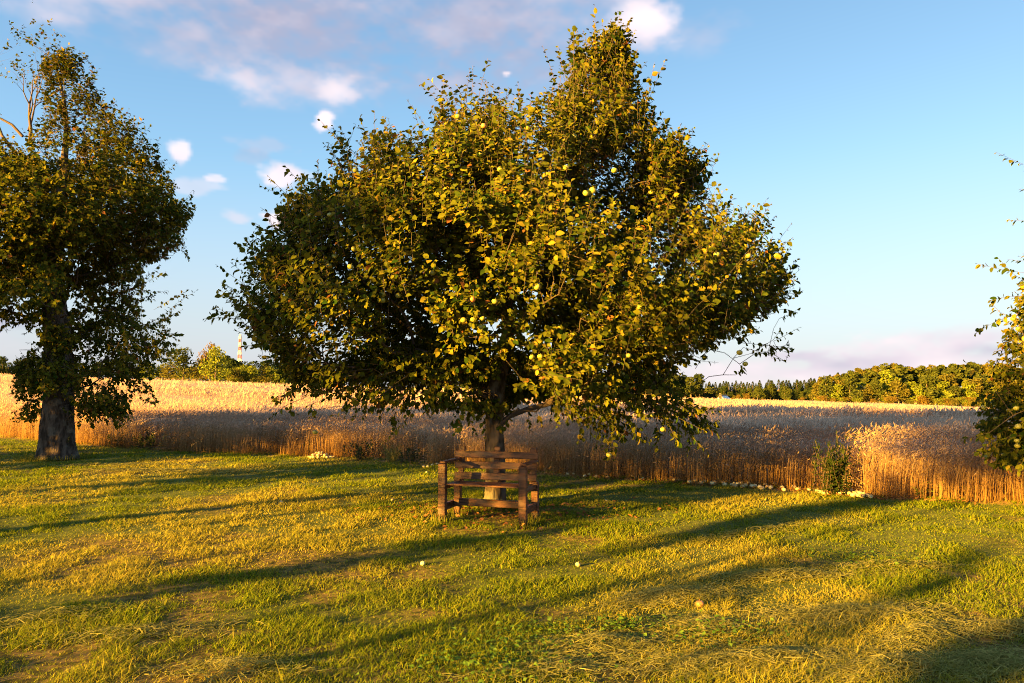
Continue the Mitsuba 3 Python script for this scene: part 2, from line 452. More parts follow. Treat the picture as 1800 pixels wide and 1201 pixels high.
# the first metres behind the edge: every stalk
n = 76000
x = rng.uniform(-22, 16, n)
dpt = 3.2 * rng.random(n) ** 1.25
ragged = 0.7 * (meshkit.fbm(np.stack([x * 2.3, x * 0, x * 0], -1), 3, 71) - 0.5)
y = edge_y(x) + dpt + 0.10 + ragged * np.exp(-dpt) + rng.normal(0, 0.10, n)
keep = in_view(x, y) & (rng.random(n) < np.clip(1.25 - y / 40, 0.3, 1))
for px, py, rr_ in ((1456, 866, 0.42), (640, 808, 0.5), (725, 812, 0.35), (270, 788, 0.5), (688, 812, 0.25)):
    c = on_ground(px, py)
    keep &= (np.abs(x - c[0]) > rr_) | (y > c[1] + 0.35)
x, y, dpt = x[keep], y[keep], dpt[keep]
h = (0.66 + 0.16 * smooth01(0, 0.9, dpt)) * rng.normal(1.0, 0.085, len(x)) + 0.16 * (meshkit.noise(np.stack([x * 0.9, y * 0.9, x * 0], -1), 5) - 0.5)
parts.append(wheat(x, y, h, rng, 0.0062, 0.085, 0.015, sides=3))
# further in only the upper part shows
n = 110000
x = rng.uniform(-45, 30, n)
dpt = 3.0 + 15 * rng.random(n) ** 1.5
y = edge_y(x) + dpt
keep = in_view(x, y)
x, y = x[keep], y[keep]
h = swell(x, y) + 0.84 * rng.normal(1.0, 0.07, len(x)) + 0.18 * (meshkit.noise(np.stack([x * 0.9, y * 0.9, x * 0], -1), 5) - 0.5)
parts.append(wheat(x, y, h, rng, 0.009, 0.12, 0.028, 0.45, False, 2))
n = 120000
y = 24 + 100 * rng.random(n) ** 1.6
x = rng.uniform(-0.72, 0.72, n) * y + rng.normal(0, 1, n)
keep = (y > edge_y(x) + 12) & (y < FAR_Y + np.clip(x, 0, 200) * 0.9 - 1)
x, y = x[keep], y[keep]
h = swell(x, y) + 0.90 * rng.normal(1.0, 0.06, len(x)) + 0.14 * (meshkit.noise(np.stack([x * 0.6, y * 0.6, x * 0], -1), 5) - 0.5)
parts.append(wheat(x, y, h, rng, 0.02, 0.18, 0.07, 0.3, False, 2, 1))
W = join(parts)
obj('wheat', W[:2], 'mat_straw', 'ripe tan grain stalks with drooping ears along the lawn', 'wheat', kind='stuff', color=W[2])

# ----------------------------------------------------------------- grass
n = 600000
y = 2.6 * (24 / 2.6) ** (rng.random(n) ** 0.92)
x = rng.uniform(-1, 1, n) * (0.72 * y + 1.3)
P = np.stack([x, y, x * 0], -1)
tuft = meshkit.fbm(P * 2.6, 3, 21)
dry = meshkit.fbm(P * 0.55, 4, 30)
keep = (y < edge_y(x) + 0.5) & (rng.random(n) < 0.5 + 1.0 * smooth01(0.32, 0.62, tuft))
x, y, P, tuft, dry = x[keep], y[keep], P[keep], tuft[keep], dry[keep]
n = len(x)
far = np.clip(y / 5.0, 0.75, 4)
h = (0.014 + 0.030 * smooth01(0.3, 0.7, tuft)) * rng.uniform(0.6, 1.5, n) * (0.9 + 0.1 * far)
h *= np.where(rng.random(n) < 0.015, 1.9, 1.0)
ph = rng.uniform(0, 2 * np.pi, n)
ln = h * rng.uniform(0.3, 1.7, n)
lean = np.stack([np.cos(ph) * ln, np.sin(ph) * ln], -1)
drt = np.clip(smooth01(0.40, 0.66, dry) * 0.75 + rng.normal(0, 0.26, n) + 0.08, 0, 1)
col = mixc([0.045, 0.095, 0.005], [0.22, 0.285, 0.014], np.clip(rng.normal(0.5, 0.3, n), 0, 1))
col = col * (1 - drt[:, None]) + mixc([0.28, 0.26, 0.03], [0.48, 0.40, 0.075], rng.random(n)) * drt[:, None]
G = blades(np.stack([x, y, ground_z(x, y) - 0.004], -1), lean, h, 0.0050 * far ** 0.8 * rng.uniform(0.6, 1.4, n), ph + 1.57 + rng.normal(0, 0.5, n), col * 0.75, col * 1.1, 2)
tb = []
for cx, cy, r0, r1, cnt in ((at(100, 690, 16.9)[0], 16.9, 0.40, 0.75, 900), (-0.235, 10.25, 0.15, 0.40, 700), (-0.845, 9.10, 0.05, 0.16, 130), (0.130, 8.76, 0.05, 0.16, 130), (-0.69, 9.55, 0.05, 0.16, 110), (0.285, 9.2, 0.05, 0.16, 110)):
    a_, r_ = rng.uniform(0, 2 * np.pi, cnt), r0 + (r1 - r0) * rng.random(cnt) ** 1.5
    tb.append(np.stack([cx + r_ * np.cos(a_), cy + r_ * np.sin(a_)], -1))
tb = np.vstack(tb); nt = len(tb)
ph = rng.uniform(0, 2 * np.pi, nt); hh = rng.uniform(0.05, 0.17, nt); ln = hh * rng.uniform(0.1, 0.8, nt)
cc = mixc([0.06, 0.10, 0.01], [0.26, 0.24, 0.04], rng.random(nt))
G = join([G, blades(np.stack([tb[:, 0], tb[:, 1], ground_z(tb[:, 0], tb[:, 1]) - 0.004], -1), np.stack([np.cos(ph) * ln, np.sin(ph) * ln], -1), hh, np.full(nt, 0.008), ph + 1.57, cc * 0.8, cc * 1.1, 2)])
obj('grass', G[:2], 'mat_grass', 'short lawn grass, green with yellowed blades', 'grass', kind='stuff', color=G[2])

# cut hay lying in loose swaths
spots = []
for (px, py, ln_, wd, cnt) in ((a_, b_, c_, d_, int(e_ * 1.5)) for a_, b_, c_, d_, e_ in ((1185, 1050, 0.55, 0.22, 900), (1060, 1140, 0.5, 0.28, 1100), (1380, 1015, 0.7, 0.16, 700), (1480, 1085, 0.9, 0.25, 1300), (1330, 1165, 0.8, 0.2, 1100), (1620, 1120, 0.6, 0.2, 800), (1730, 1170, 0.4, 0.22, 800),
                               (1250, 1110, 0.5, 0.3, 500), (1560, 1180, 0.6, 0.2, 700), (1780, 1110, 0.4, 0.16, 400), (240, 1120, 0.6, 0.2, 260), (90, 1090, 0.5, 0.2, 220), (420, 1180, 0.5, 0.2, 220), (330, 830, 2.2, 0.35, 900), (180, 820, 2.0, 0.3, 600),
                               (1310, 940, 1.2, 0.2, 300), (1560, 1000, 0.9, 0.2, 350), (950, 1185, 0.5, 0.2, 250))):
    c = on_ground(px, py)
    a = rng.normal(0.25, 0.2)
    u = rng.normal(0, ln_ / 2, cnt); w = rng.normal(0, wd / 2, cnt)
    xx, yy = c[0] + u * math.cos(a) - w * math.sin(a), c[1] + u * math.sin(a) + w * math.cos(a)
    hh = 0.012 + 0.055 * np.exp(-(w / wd * 2) ** 2 - (u / ln_ * 2) ** 2) * rng.random(cnt) + 0.01 * rng.random(cnt)
    spots.append(np.stack([xx, yy, ground_z(xx, yy) + hh], -1)[::1])
c = np.vstack(spots)
nh = len(c)
ph = rng.normal(0.2, 0.9, nh) + np.pi * (rng.random(nh) < 0.5)
L = rng.uniform(0.05, 0.17, nh)
dirs = np.stack([np.cos(ph), np.sin(ph), rng.normal(0, 0.10, nh)], -1)
side = np.stack([-np.sin(ph), np.cos(ph), rng.normal(0, 0.2, nh)], -1) * (0.0023 * np.clip(c[:, 1] / 5, 1, 3))[:, None]
bend = np.stack([-np.sin(ph), np.cos(ph), np.zeros(nh)], -1) * (rng.normal(0, 0.2, nh) * L)[:, None]
v = np.stack([c - dirs * L[:, None] / 2 - side, c - dirs * L[:, None] / 2 + side, c + bend - side + [0, 0, 0.012], c + bend + side + [0, 0, 0.012], c + dirs * L[:, None] / 2 - side, c + dirs * L[:, None] / 2 + side], 1)
f = np.array([[0, 1, 3], [0, 3, 2], [2, 3, 5], [2, 5, 4]])
hc = mixc([0.15, 0.175, 0.04], [0.46, 0.43, 0.14], rng.random(nh))
obj('hay', (v.reshape(-1, 3), (f[None] + (np.arange(nh) * 6)[:, None, None]).reshape(-1, 3)), 'mat_straw', 'cut grass drying in loose swaths on the lawn', 'hay', kind='stuff', color=np.repeat(hc, 6, 0))

# clover and other low broad leaves among the grass
cl = []
for px, py, cnt, r in ((900, 1160, 260, 0.32), (960, 1120, 150, 0.2), (1090, 1110, 180, 0.10), (840, 1185, 160, 0.22), (70, 880, 150, 0.4), (1250, 1125, 250, 0.25), (1500, 990, 200, 0.3)):
    c0 = on_ground(px, py)
    xx, yy = c0[0] + rng.normal(0, r, cnt), c0[1] + rng.normal(0, r * 0.7, cnt)
    cl.append(np.stack([xx, yy, ground_z(xx, yy) + rng.uniform(0.02, 0.085, cnt)], -1))
c = np.vstack(cl); m = len(c)
ph = rng.uniform(0, 2 * np.pi, m)
LV = leaves(c, np.stack([np.cos(ph), np.sin(ph), rng.uniform(-0.1, 0.7, m)], -1), np.stack([rng.normal(0, 0.4, m), rng.normal(0, 0.4, m), np.ones(m)], -1), rng.uniform(0.018, 0.042, m), np.full(m, 1.1), LEAF_SIMPLE, mixc([0.05, 0.11, 0.015], [0.10, 0.17, 0.03], rng.random(m)))
obj('clover', LV[:2], 'mat_leaf', 'low broad-leaved weeds growing in the lawn', 'weeds', kind='stuff', color=LV[2])


# ----------------------------------------------------------------- trees
def in_outline(outline_px, Y, res=0.05, grow_=0.08):
    """A raster of a crown's outline in metres: (mask of distances to the border, x0, z0, res)."""
    pts = np.array([at(px, py, Y)[[0, 2]] for px, py in outline_px])
    import shapely
    poly = shapely.Polygon(pts).buffer(0).buffer(grow_)
    lo, hi = pts.min(0) - 0.5, pts.max(0) + 0.5
    xs, zs = np.arange(lo[0], hi[0], res), np.arange(lo[1], hi[1], res)
    X, Z = np.meshgrid(xs, zs, indexing='xy')
    inside = shapely.contains_xy(poly, X, Z)
    return ndimage.distance_transform_edt(inside) * res, xs[0], zs[0], res, poly


def sample_crown(outline, Y, n, rng, ratio, shell=0.35, holes=0.42, seed=1, hole_scale=1.0, lumps=0.8, lump_scale=1.3, cut=None):
    """Points through a crown's volume: each level is an ellipse as wide as the outline there, denser near the surface, its surface lumpy, broken by gaps.
    Returns the points and how near the surface each lies."""
    dist, x0, z0, res, poly = outline
    inside = dist > 0
    cols = x0 + np.arange(dist.shape[1]) * res
    lo = np.array([cols[r].min() if r.any() else 0 for r in inside])
    hi = np.array([cols[r].max() if r.any() else 0 for r in inside])
    lo, hi = ndimage.gaussian_filter1d(lo, 3), ndimage.gaussian_filter1d(hi, 3)
    floor_ = np.array([z0 + res * np.argmax(c) if c.any() else 99 for c in inside.T])
    half = (hi - lo).max() / 2 * ratio
    out, near, got = [], [], 0
    while got < n:
        m = n * 4
        x = rng.uniform(x0, x0 + dist.shape[1] * res, m); z = rng.uniform(z0, z0 + dist.shape[0] * res, m)
        i = np.clip(((z - z0) / res).astype(int), 0, dist.shape[0] - 1); j = np.clip(((x - x0) / res).astype(int), 0, dist.shape[1] - 1)
        d = dist[i, j]
        D = ratio * np.sqrt(np.maximum((hi[i] - x) * (x - lo[i]), 0))
        yy = rng.uniform(-half, half, m)
        s = np.abs(yy) / np.maximum(D, 1e-6)
        p = np.stack([x, Y + yy, z], -1)
        wob = (meshkit.fbm(p * lump_scale, 3, seed + 40) - 0.5) * lumps
        depth = np.minimum(d, (1 - s) * np.maximum(D, 0.05) * 0.8) + np.where(d > 0, wob - 0.06 * lumps, 0)
        prox = 1 - np.clip(depth / 0.9, 0, 1)
        ok = (d > 0.02) & (s < 1) & (depth > 0) & (rng.random(m) < shell + (1 - shell) * prox)
        ok &= z > floor_[j] + 0.08 * s
        ok &= (meshkit.fbm(p * hole_scale, 2, seed) > holes) & (meshkit.noise(p * hole_scale * 3.1, seed + 7) > 0.33)
        if cut is not None:
            ok &= cut(p)
        out.append(p[ok]); near.append(prox[ok]); got += ok.sum()
    return np.vstack(out)[:n], np.concatenate(near)[:n]


def rim_crown(outline, Y, n, rng, ratio, width=0.55, above=None):
    """Extra shoots in the outermost half metre of the outline, through most of the crown's depth there."""
    dist, x0, z0, res, poly = outline
    inside = dist > 0
    cols = x0 + np.arange(dist.shape[1]) * res
    lo = np.array([cols[r].min() if r.any() else 0 for r in inside]); hi = np.array([cols[r].max() if r.any() else 0 for r in inside])
    w = ((dist > 0.03) & (dist < width)).astype(float)
    if above is not None:
        w *= above(z0 + np.arange(dist.shape[0]) * res)[:, None]
    w *= (meshkit.fbm(np.stack([*np.meshgrid(np.arange(dist.shape[1]) * res, np.arange(dist.shape[0]) * res), dist * 0], -1) * 1.9, 2, 12) > 0.52)
    k = rng.choice(w.size, n, p=w.ravel() / w.sum())
    i, j = np.unravel_index(k, w.shape)
    x, z = cols[j] + rng.uniform(0, res, n), z0 + (i + rng.random(n)) * res
    D = ratio * np.sqrt(np.maximum((hi[i] - x) * (x - lo[i]), 0.04))
    return np.stack([x, Y + rng.uniform(-0.8, 0.5, n) * D, z], -1)


def grow(targets, spine, rng, step=0.22, along=0.45, sag=0.05):
    """Joins every target to a growing skeleton that starts as the spine (points, path length). Returns positions, parents."""
    pos = [np.array(p, float) for p in spine]
    par = [-1] + list(range(len(spine) - 1))
    length = [0.0]
    for k in range(1, len(spine)):
        length.append(length[-1] + np.linalg.norm(pos[k] - pos[k - 1]) * 0.55)
    cap = len(spine) + len(targets) * 14
    P = np.zeros((cap, 3)); Ln = np.zeros(cap); n = len(pos)
    P[:n] = pos; Ln[:n] = length
    par = par + [0] * (cap - n)
    root = P[0]
    order = np.argsort(np.linalg.norm(targets - P[min(len(spine) // 3, n - 1)], axis=1))
    ends = np.zeros(len(targets), int)
    for k in order:
        t = targets[k]
        d = np.linalg.norm(P[:n] - t, axis=1)
        cost = d + along * Ln[:n] + np.where(P[:n, 2] > t[2] + 0.4, 0.3, 0.0)
        i = int(np.argmin(cost))
        c = max(1, int(round(d[i] / step)))
        a = P[i].copy()
        bow = rng.normal(0, sag, 3) * d[i] + np.array([0, 0, 0.10 * d[i]])
        prev = i
        for s in range(1, c + 1):
            u = s / c
            if n >= cap:
                break
            P[n] = a + (t - a) * u + bow * 4 * u * (1 - u) + (rng.normal(0, 0.012, 3) if s < c else 0)
            Ln[n] = Ln[prev] + np.linalg.norm(P[n] - P[prev])
            par[n] = prev
            prev = n; n += 1
        ends[k] = prev
    return P[:n], np.array(par[:n]), ends


def limb_mesh(P, par, n_spine, r_tip, r_max, power=0.45):
    n = len(P)
    w = np.zeros(n)
    kids = np.bincount(par[1:], minlength=n)
    w[kids == 0] = 1
    for i in range(n - 1, 0, -1):
        w[par[i]] += w[i]
    r = np.minimum(r_tip * np.maximum(w, 1) ** power, r_max)
    k = np.arange(n_spine, n)
    a, b = P[par[k]], P[k]
    ra, rb = r[par[k]], r[k]
    ra = np.where(par[k] < n_spine, np.minimum(ra, rb * 1.25), np.minimum(ra, rb * 1.5))
    b = b + unit(b - a) * (rb * 0.3)[:, None]
    thick = rb > 0.018
    out = []
    if thick.any():
        out.append(tubes(a[thick], b[thick], ra[thick], rb[thick], 7))
    if (~thick).any():
        out.append(tubes(a[~thick], b[~thick], ra[~thick], rb[~thick], 3))
    return join(out), r


def shoots(base, axis, length, per, rng, leaf, shape, width=(0.8, 1.15), droop=0.45, stem=0.0022, centre=None):
    """Leafy shoots: thin curved stems with leaves set around them. Returns stem mesh, leaf base, axis, normal, size, shoot number."""
    n = len(base)
    axis = unit(axis)
    ref = unit(rng.normal(0, 1, (n, 3)))
    u = unit(np.cross(axis, ref)); w = np.cross(axis, u)
    bend = np.stack([rng.normal(0, 0.16, n), rng.normal(0, 0.16, n), rng.normal(0.05, 0.15, n)], -1) * length[:, None]
    k = np.concatenate([np.full(c, i) for i, c in enumerate(per)]) if not np.isscalar(per) else np.repeat(np.arange(n), per)
    idx = np.concatenate([np.arange(c) for c in per])
    tot = np.asarray(per)[k]
    s = (idx + rng.uniform(0.2, 0.9, len(k))) / tot
    s = 0.08 + 0.92 * s
    pos = base[k] + axis[k] * (length[k] * s)[:, None] + bend[k] * (s * s)[:, None]
    ang = idx * 2.4 + rng.normal(0, 0.4, len(k)) + rng.uniform(0, 6, n)[k]
    rad = np.cos(ang)[:, None] * u[k] + np.sin(ang)[:, None] * w[k]
    la = unit(axis[k] * (0.25 + 0.65 * s)[:, None] + rad * (1.0 - 0.45 * s)[:, None] + np.array([0, 0, -droop]) + rng.normal(0, 0.18, (len(k), 3)))
    if centre is None:
        nrm = np.array([0, 0, 0.9]) + axis[k] * 0.7 - rad * 0.25
    else:
        nrm = np.array([0, 0, 0.35]) + unit((pos - centre) * [1, 1, 0.5]) * 0.75 + axis[k] * 0.25
    nrm = unit(nrm + rng.normal(0, 0.40, (len(k), 3)))
    size = leaf * rng.uniform(0.5, 1.3, len(k)) * (1 - 0.35 * (s > 0.9))
    st = []
    prev = base
    for t in (0.5, 1.0):
        q = base + axis * (length * t)[:, None] + bend * t * t
        st.append(tubes(prev, q, np.full(n, stem * (1.3 - 0.6 * (t - 0.5))), np.full(n, stem * (1.3 - 0.6 * t)), 3))
        prev = q
    return join(st), pos, la, nrm, size, k


def trunk_mesh(path, radii, rng, sides=22, seed=0, rough=0.10):
    p = np.asarray(path, float)
    tt = np.linspace(0, len(p) - 1, (len(p) - 1) * 7 + 1)
    pp = np.stack([np.interp(tt, np.arange(len(p)), p[:, k]) for k in range(3)], -1)
    pp = ndimage.gaussian_filter1d(pp, 2.0, axis=0, mode='nearest')
    rr = np.interp(tt, np.arange(len(p)), radii)
    ang = np.arange(sides) * 2 * np.pi / sides
    q = np.stack([np.cos(ang)[None] * 2.2 + 0 * tt[:, None], np.sin(ang)[None] * 2.2 + 0 * tt[:, None], np.repeat(pp[:, 2:], sides, 1) * 1.5], -1)
    R = rr[:, None] * (1 + rough * 2 * (meshkit.fbm(q, 3, seed) - 0.5) + 0.05 * np.sin(ang * 5 + seed)[None] * np.exp(-np.arange(len(pp)) / 5)[:, None])
    return path_tube(pp, R, sides)


def apple_leaf_color(n, rng, k=None, yellow=0.08):
    t = np.clip(rng.normal(0.45, 0.28, n), 0, 1)
    c = mixc([0.022, 0.050, 0.008], [0.175, 0.170, 0.016], t)
    y = rng.random(n) < yellow
    c[y] = mixc([0.20, 0.18, 0.022], [0.32, 0.22, 0.03], rng.random(y.sum()))
    b = rng.random(n) < 0.012
    c[b] = [0.20, 0.085, 0.03]
    return c


# --- the apple tree in the middle
MX, MY = -0.235, 10.25
main_px = [(1045, 78), (1080, 68), (1100, 120), (1112, 175), (1130, 180), (1150, 150), (1172, 215), (1200, 222), (1208, 265), (1235, 300), (1215, 345), (1240, 380), (1270, 395), (1330, 410), (1355, 440), (1370, 480), (1385, 520),
           (1375, 560), (1350, 590), (1360, 625), (1320, 640), (1285, 610), (1250, 615), (1205, 645), (1195, 690), (1220, 715), (1245, 760), (1215, 772), (1165, 765), (1090, 782), (1060, 780), (1030, 750), (985, 730), (940, 720), (900, 745), (845, 745),
           (790, 745), (740, 738), (700, 740), (660, 715), (610, 710), (560, 728), (505, 720), (500, 690), (480, 655), (460, 620), (430, 590), (410, 560), (420, 530), (440, 500), (450, 460), (500, 420), (490, 385), (530, 365), (510, 335), (560, 315), (590, 285), (620, 255),
           (660, 255), (690, 275), (730, 265), (765, 250), (780, 205), (800, 180), (830, 165), (850, 205), (858, 208), (870, 205), (872, 175), (898, 135), (930, 105), (965, 85), (1005, 72)]
# long shoots that stick out of the crown: from, to
main_shoots = [(1008, 120, 1010, 50), (1060, 110, 1085, 38), (975, 145, 962, 90), (1130, 200, 1165, 118), (1115, 205, 1128, 122), (1190, 250, 1225, 222), (840, 180, 850, 122), (800, 190, 760, 152), (775, 210, 770, 140), (820, 180, 822, 130), (650, 265, 640, 212), (620, 270, 572, 232), (600, 290, 570, 250),
               (690, 280, 672, 222), (740, 270, 730, 226), (540, 330, 498, 300), (520, 355, 458, 322), (500, 425, 432, 395), (470, 450, 398, 422), (440, 520, 380, 505), (420, 560, 362, 553), (1235, 300, 1252, 272), (1220, 330, 1262, 290), (1250, 390, 1278, 355), (1335, 410, 1364, 378), (1350, 450, 1392, 424), (1380, 510, 1405, 492),
               (1370, 560, 1410, 548), (1360, 600, 1402, 580), (1350, 620, 1392, 604), (1080, 760, 1066, 805), (1155, 745, 1152, 795), (1210, 755, 1236, 802), (1240, 745, 1270, 742), (1100, 755, 1075, 812), (500, 715, 470, 735), (640, 710, 640, 735), (700, 735, 695, 750), (880, 745, 880, 760), (1300, 640, 1310, 655), (560, 720, 540, 745), (930, 735, 935, 760), (1180, 755, 1190, 790),
               (1160, 260, 1178, 200), (895, 215, 868, 178), (1040, 120, 1035, 75), (990, 135, 985, 92), (1085, 140, 1092, 95)]
rngm = np.random.default_rng(101)
outl, outl_full = in_outline(main_px, MY, 0.05, -0.11), in_outline(main_px, MY, 0.05, 0.02)


def main_cut(p):
    # an open hollow round the trunk below the limbs
    r = np.hypot(p[:, 0] - MX, p[:, 1] - MY)
    return (p[:, 2] > 1.15) | (r > 0.6)


NSH = 9600
tip, near = sample_crown(outl, MY, NSH, rngm, 0.74, 0.24, 0.43, 14, 0.8, 1.15, 1.0, main_cut)
tip_main, near_main = tip.copy(), near.copy()
ctr = np.array([MX + 0.1, MY, 2.5])
out = unit(tip - ctr)
ax = unit(out * 0.75 + np.array([0, 0, 0.8]) * smooth01(1.2, 3.5, tip[:, 2])[:, None] - np.array([0, 0, 0.35]) * (1 - smooth01(0.8, 2.2, tip[:, 2]))[:, None] + rngm.normal(0, 0.35, tip.shape))
ln = rngm.uniform(0.16, 0.34, NSH)
long_ = (near > 0.7) & (rngm.random(NSH) < 0.20)
ln = np.where(long_, rngm.uniform(0.40, 0.75, NSH), ln)
ax[long_] = unit(ax[long_] + [0, 0, 0.5] * smooth01(1.6, 3.0, tip[long_, 2])[:, None])
base = tip - ax * (ln * 0.6)[:, None]
# the long ones, at the depth where the crown's own surface turns
ext_a, ext_l, ext_b = [], [], []
for x0, y0, x1, y1 in main_shoots:
    for rep in range(2):
        Yq = MY + rngm.normal(0, 0.5)
        a, b = at(x0, y0, Yq), at(x1, y1, Yq)
        b = b + rngm.normal(0, 0.10, 3) * (rep > 0)
        a = a + rngm.normal(0, 0.10, 3) * (rep > 0)
        if rep:
            b = a + (b - a) * rngm.uniform(0.5, 0.9)
        ext_a.append(a); ext_b.append(unit(b - a)); ext_l.append(np.linalg.norm(b - a))
ext_a, ext_b, ext_l = np.array(ext_a), np.array(ext_b), np.array(ext_l)
NRIM = 820
rb = rim_crown(outl_full, MY, NRIM, rngm, 0.68, 0.42, lambda z: 0.45 + 1.0 * smooth01(2.5, 5.0, z))
ra = unit(unit(rb - ctr) * 0.8 + np.array([0, 0, 1.0]) * smooth01(1.4, 3.2, rb[:, 2])[:, None] - np.array([0, 0, 0.5]) * (1 - smooth01(0.9, 1.8, rb[:, 2]))[:, None] + rngm.normal(0, 0.28, rb.shape))
top_ = rim_crown(outl_full, MY, 1300, rngm, 0.65, 3.0, lambda z: 0.35 * smooth01(2.6, 3.6, z) + 0.65 * smooth01(3.7, 4.8, z))
rb, ra = np.vstack([rb, top_]), np.vstack([ra, unit(rngm.normal(0, 0.35, top_.shape) + [0, 0, 1])])
NRIM += 1300
rl = rngm.uniform(0.35, 0.75, NRIM)
rb = rb - ra * (rl * 0.62)[:, None]
base = np.vstack([base, rb, ext_a]); ax = np.vstack([ax, ra, ext_b]); ln = np.concatenate([ln, rl, ext_l])
ext_l = np.concatenate([rl, ext_l])
per = np.concatenate([rngm.integers(7, 13, NSH) + (ln[:NSH] > 0.35) * 2, np.maximum(6, (ext_l / 0.040).astype(int))])
stem_m, lp, la, lnrm, lsz, lk = shoots(base, ax, ln, per, rngm, 0.079, LEAF_FULL, centre=ctr, stem=0.0028)
spine = [np.array([MX, MY, 0.0]), np.array([MX + 0.01, MY, 0.35]), np.array([MX, MY, 0.7]), np.array([MX - 0.01, MY, 1.05]), np.array([MX, MY + 0.01, 1.4]), np.array([MX + 0.03, MY, 1.75])]
for k in range(1, 13):
    spine.append(np.array([MX + 0.03 + 0.05 * k + 0.06 * math.sin(k * 1.1), MY + 0.05 * math.sin(k * 0.8), 1.75 + 0.29 * k]))
sub = np.concatenate([np.arange(0, NSH, 5), np.arange(NSH, len(base))])
Pn, par, ends = grow(base[sub], spine, rngm, 0.24, 0.42)
limbs, rad_ = limb_mesh(Pn, par, len(spine), 0.0034, 0.075, 0.43)
tree = thing('apple_tree', 'broad apple tree in full leaf behind the wooden bench', 'tree')
tr = trunk_mesh(spine, [0.165, 0.140, 0.132, 0.128, 0.128, 0.12, 0.105, 0.09, 0.08, 0.07, 0.06, 0.052, 0.045, 0.038, 0.032, 0.026, 0.02, 0.014], rngm, 24, 3)
obj(tree + '__trunk', tr, 'mat_bark', smooth=True)
obj(tree + '__branches', join([limbs, stem_m]), 'mat_twig', smooth=True)
lsz = lsz * np.where(lp[:, 1] > MY + 0.3, 1.22, 1.0)
lc = apple_leaf_color(len(lp), rngm)
lc *= (0.8 + 0.5 * meshkit.fbm(lp * 1.3, 2, 77))[:, None]
# the leaves that show largest are parts of their own, the rest of the crown is one mass
front = np.argsort(lp[:, 1])[:1500]
front = rngm.choice(front, 220, replace=False)
mask = np.ones(len(lp), bool); mask[front] = False
lwid = rngm.uniform(0.8, 1.15, len(lp))
mf, mb = mask & (lp[:, 1] < MY + 0.3), mask & (lp[:, 1] >= MY + 0.3)
LM = join([leaves(lp[q], la[q], lnrm[q], lsz[q], lwid[q], sh, lc[q]) for q, sh in ((mf, LEAF_FULL), (mb, LEAF_SIMPLE))])
obj(tree + '__crown', LM[:2], 'mat_leaf', kind='stuff', smooth=True, color=LM[2])
for i in front:
    s_ = slice(i, i + 1)
    q = leaves(lp[s_], la[s_], lnrm[s_], lsz[s_], lwid[s_], LEAF_FULL, lc[s_])
    obj(tree + '__leaf', q[:2], 'mat_leaf', smooth=True, color=q[2])

# --- the old tree on the left
LX, LY = at(100, 690, 16.9)[0], 16.9
left_px = [(50, 70), (80, 60), (112, 105), (148, 108), (155, 150), (180, 195), (205, 225), (255, 232), (268, 255), (298, 310), (292, 340), (335, 362), (312, 398), (318, 440), (285, 440), (262, 420), (240, 440), (235, 480), (255, 510), (290, 530), (300, 560),
           (290, 600), (290, 630), (262, 665), (268, 695), (235, 700), (210, 740), (165, 740), (135, 710), (120, 690), (70, 700), (62, 735), (45, 735), (40, 700), (35, 665), (45, 640), (72, 632), (72, 600), (55, 575), (20, 560), (-30, 575), (-110, 540), (-170, 450), (-160, 370), (-120, 300),
           (-60, 270), (0, 262), (50, 262), (75, 240), (70, 190), (90, 160), (75, 110)]
rngl = np.random.default_rng(202)
outl_l, outl_lf = in_outline(left_px, LY, 0.05, 0.0), in_outline(left_px, LY, 0.05, 0.05)
NL = 8200
tip, near = sample_crown(outl_l, LY, NL, rngl, 0.8, 0.26, 0.41, 31, 0.55, 1.1, 0.9)
ctr = np.array([LX, LY, 4.5])
ax = unit(unit(tip - ctr) * 0.8 + np.array([0, 0, 0.1]) - np.array([0, 0, 0.5]) * (1 - smooth01(1.5, 5, tip[:, 2]))[:, None] + rngl.normal(0, 0.5, tip.shape))
ln = rngl.uniform(0.15, 0.4, NL)
base = tip - ax * (ln * 0.6)[:, None]
ea, eb, el_ = [], [], []
for x0, y0, x1, y1 in [(60, 80, 42, 62), (85, 70, 78, 52), (140, 115, 148, 98), (330, 370, 342, 362), (270, 545, 326, 508), (250, 500, 283, 478), (275, 560, 312, 545), (318, 440, 330, 455), (205, 225, 222, 218), (60, 735, 25, 742), (50, 665, 28, 680), (300, 400, 322, 412), (200, 735, 205, 752), (240, 700, 272, 708)]:
    for rep in range(2):
        Yq = LY + rngl.normal(0, 0.4)
        a, b = at(x0, y0, Yq), at(x1, y1, Yq)
        a = a + rngl.normal(0, 0.12, 3) * rep
        ea.append(a); eb.append(unit(b - a)); el_.append(np.linalg.norm(b - a))
rb = np.vstack([rim_crown(outl_lf, LY, 420, rngl, 0.75, 0.5), rim_crown(outl_lf, LY, 300, rngl, 0.75, 3.0, lambda z: smooth01(6.5, 7.5, z)), rim_crown(outl_lf, LY, 250, rngl, 0.75, 3.0, lambda z: 1 - smooth01(2.0, 3.2, z))])
NB = len(rb)
ra = unit(unit(rb - ctr) + [0, 0, 0.15] + rngl.normal(0, 0.45, rb.shape))
rl = rngl.uniform(0.3, 0.65, NB)
ea, eb, el_ = [*(rb - ra * (rl * 0.6)[:, None]), *ea], [*ra, *eb], [*rl, *el_]
base = np.vstack([base, ea]); ax = np.vstack([ax, eb]); ln = np.concatenate([ln, el_])
per = np.concatenate([rngl.integers(7, 13, NL), np.maximum(8, (np.array(el_) / 0.04).astype(int))])
stem_l, lp, la, lnrm, lsz, lk = shoots(base, ax, ln, per, rngl, 0.100, LEAF_SIMPLE, centre=ctr)
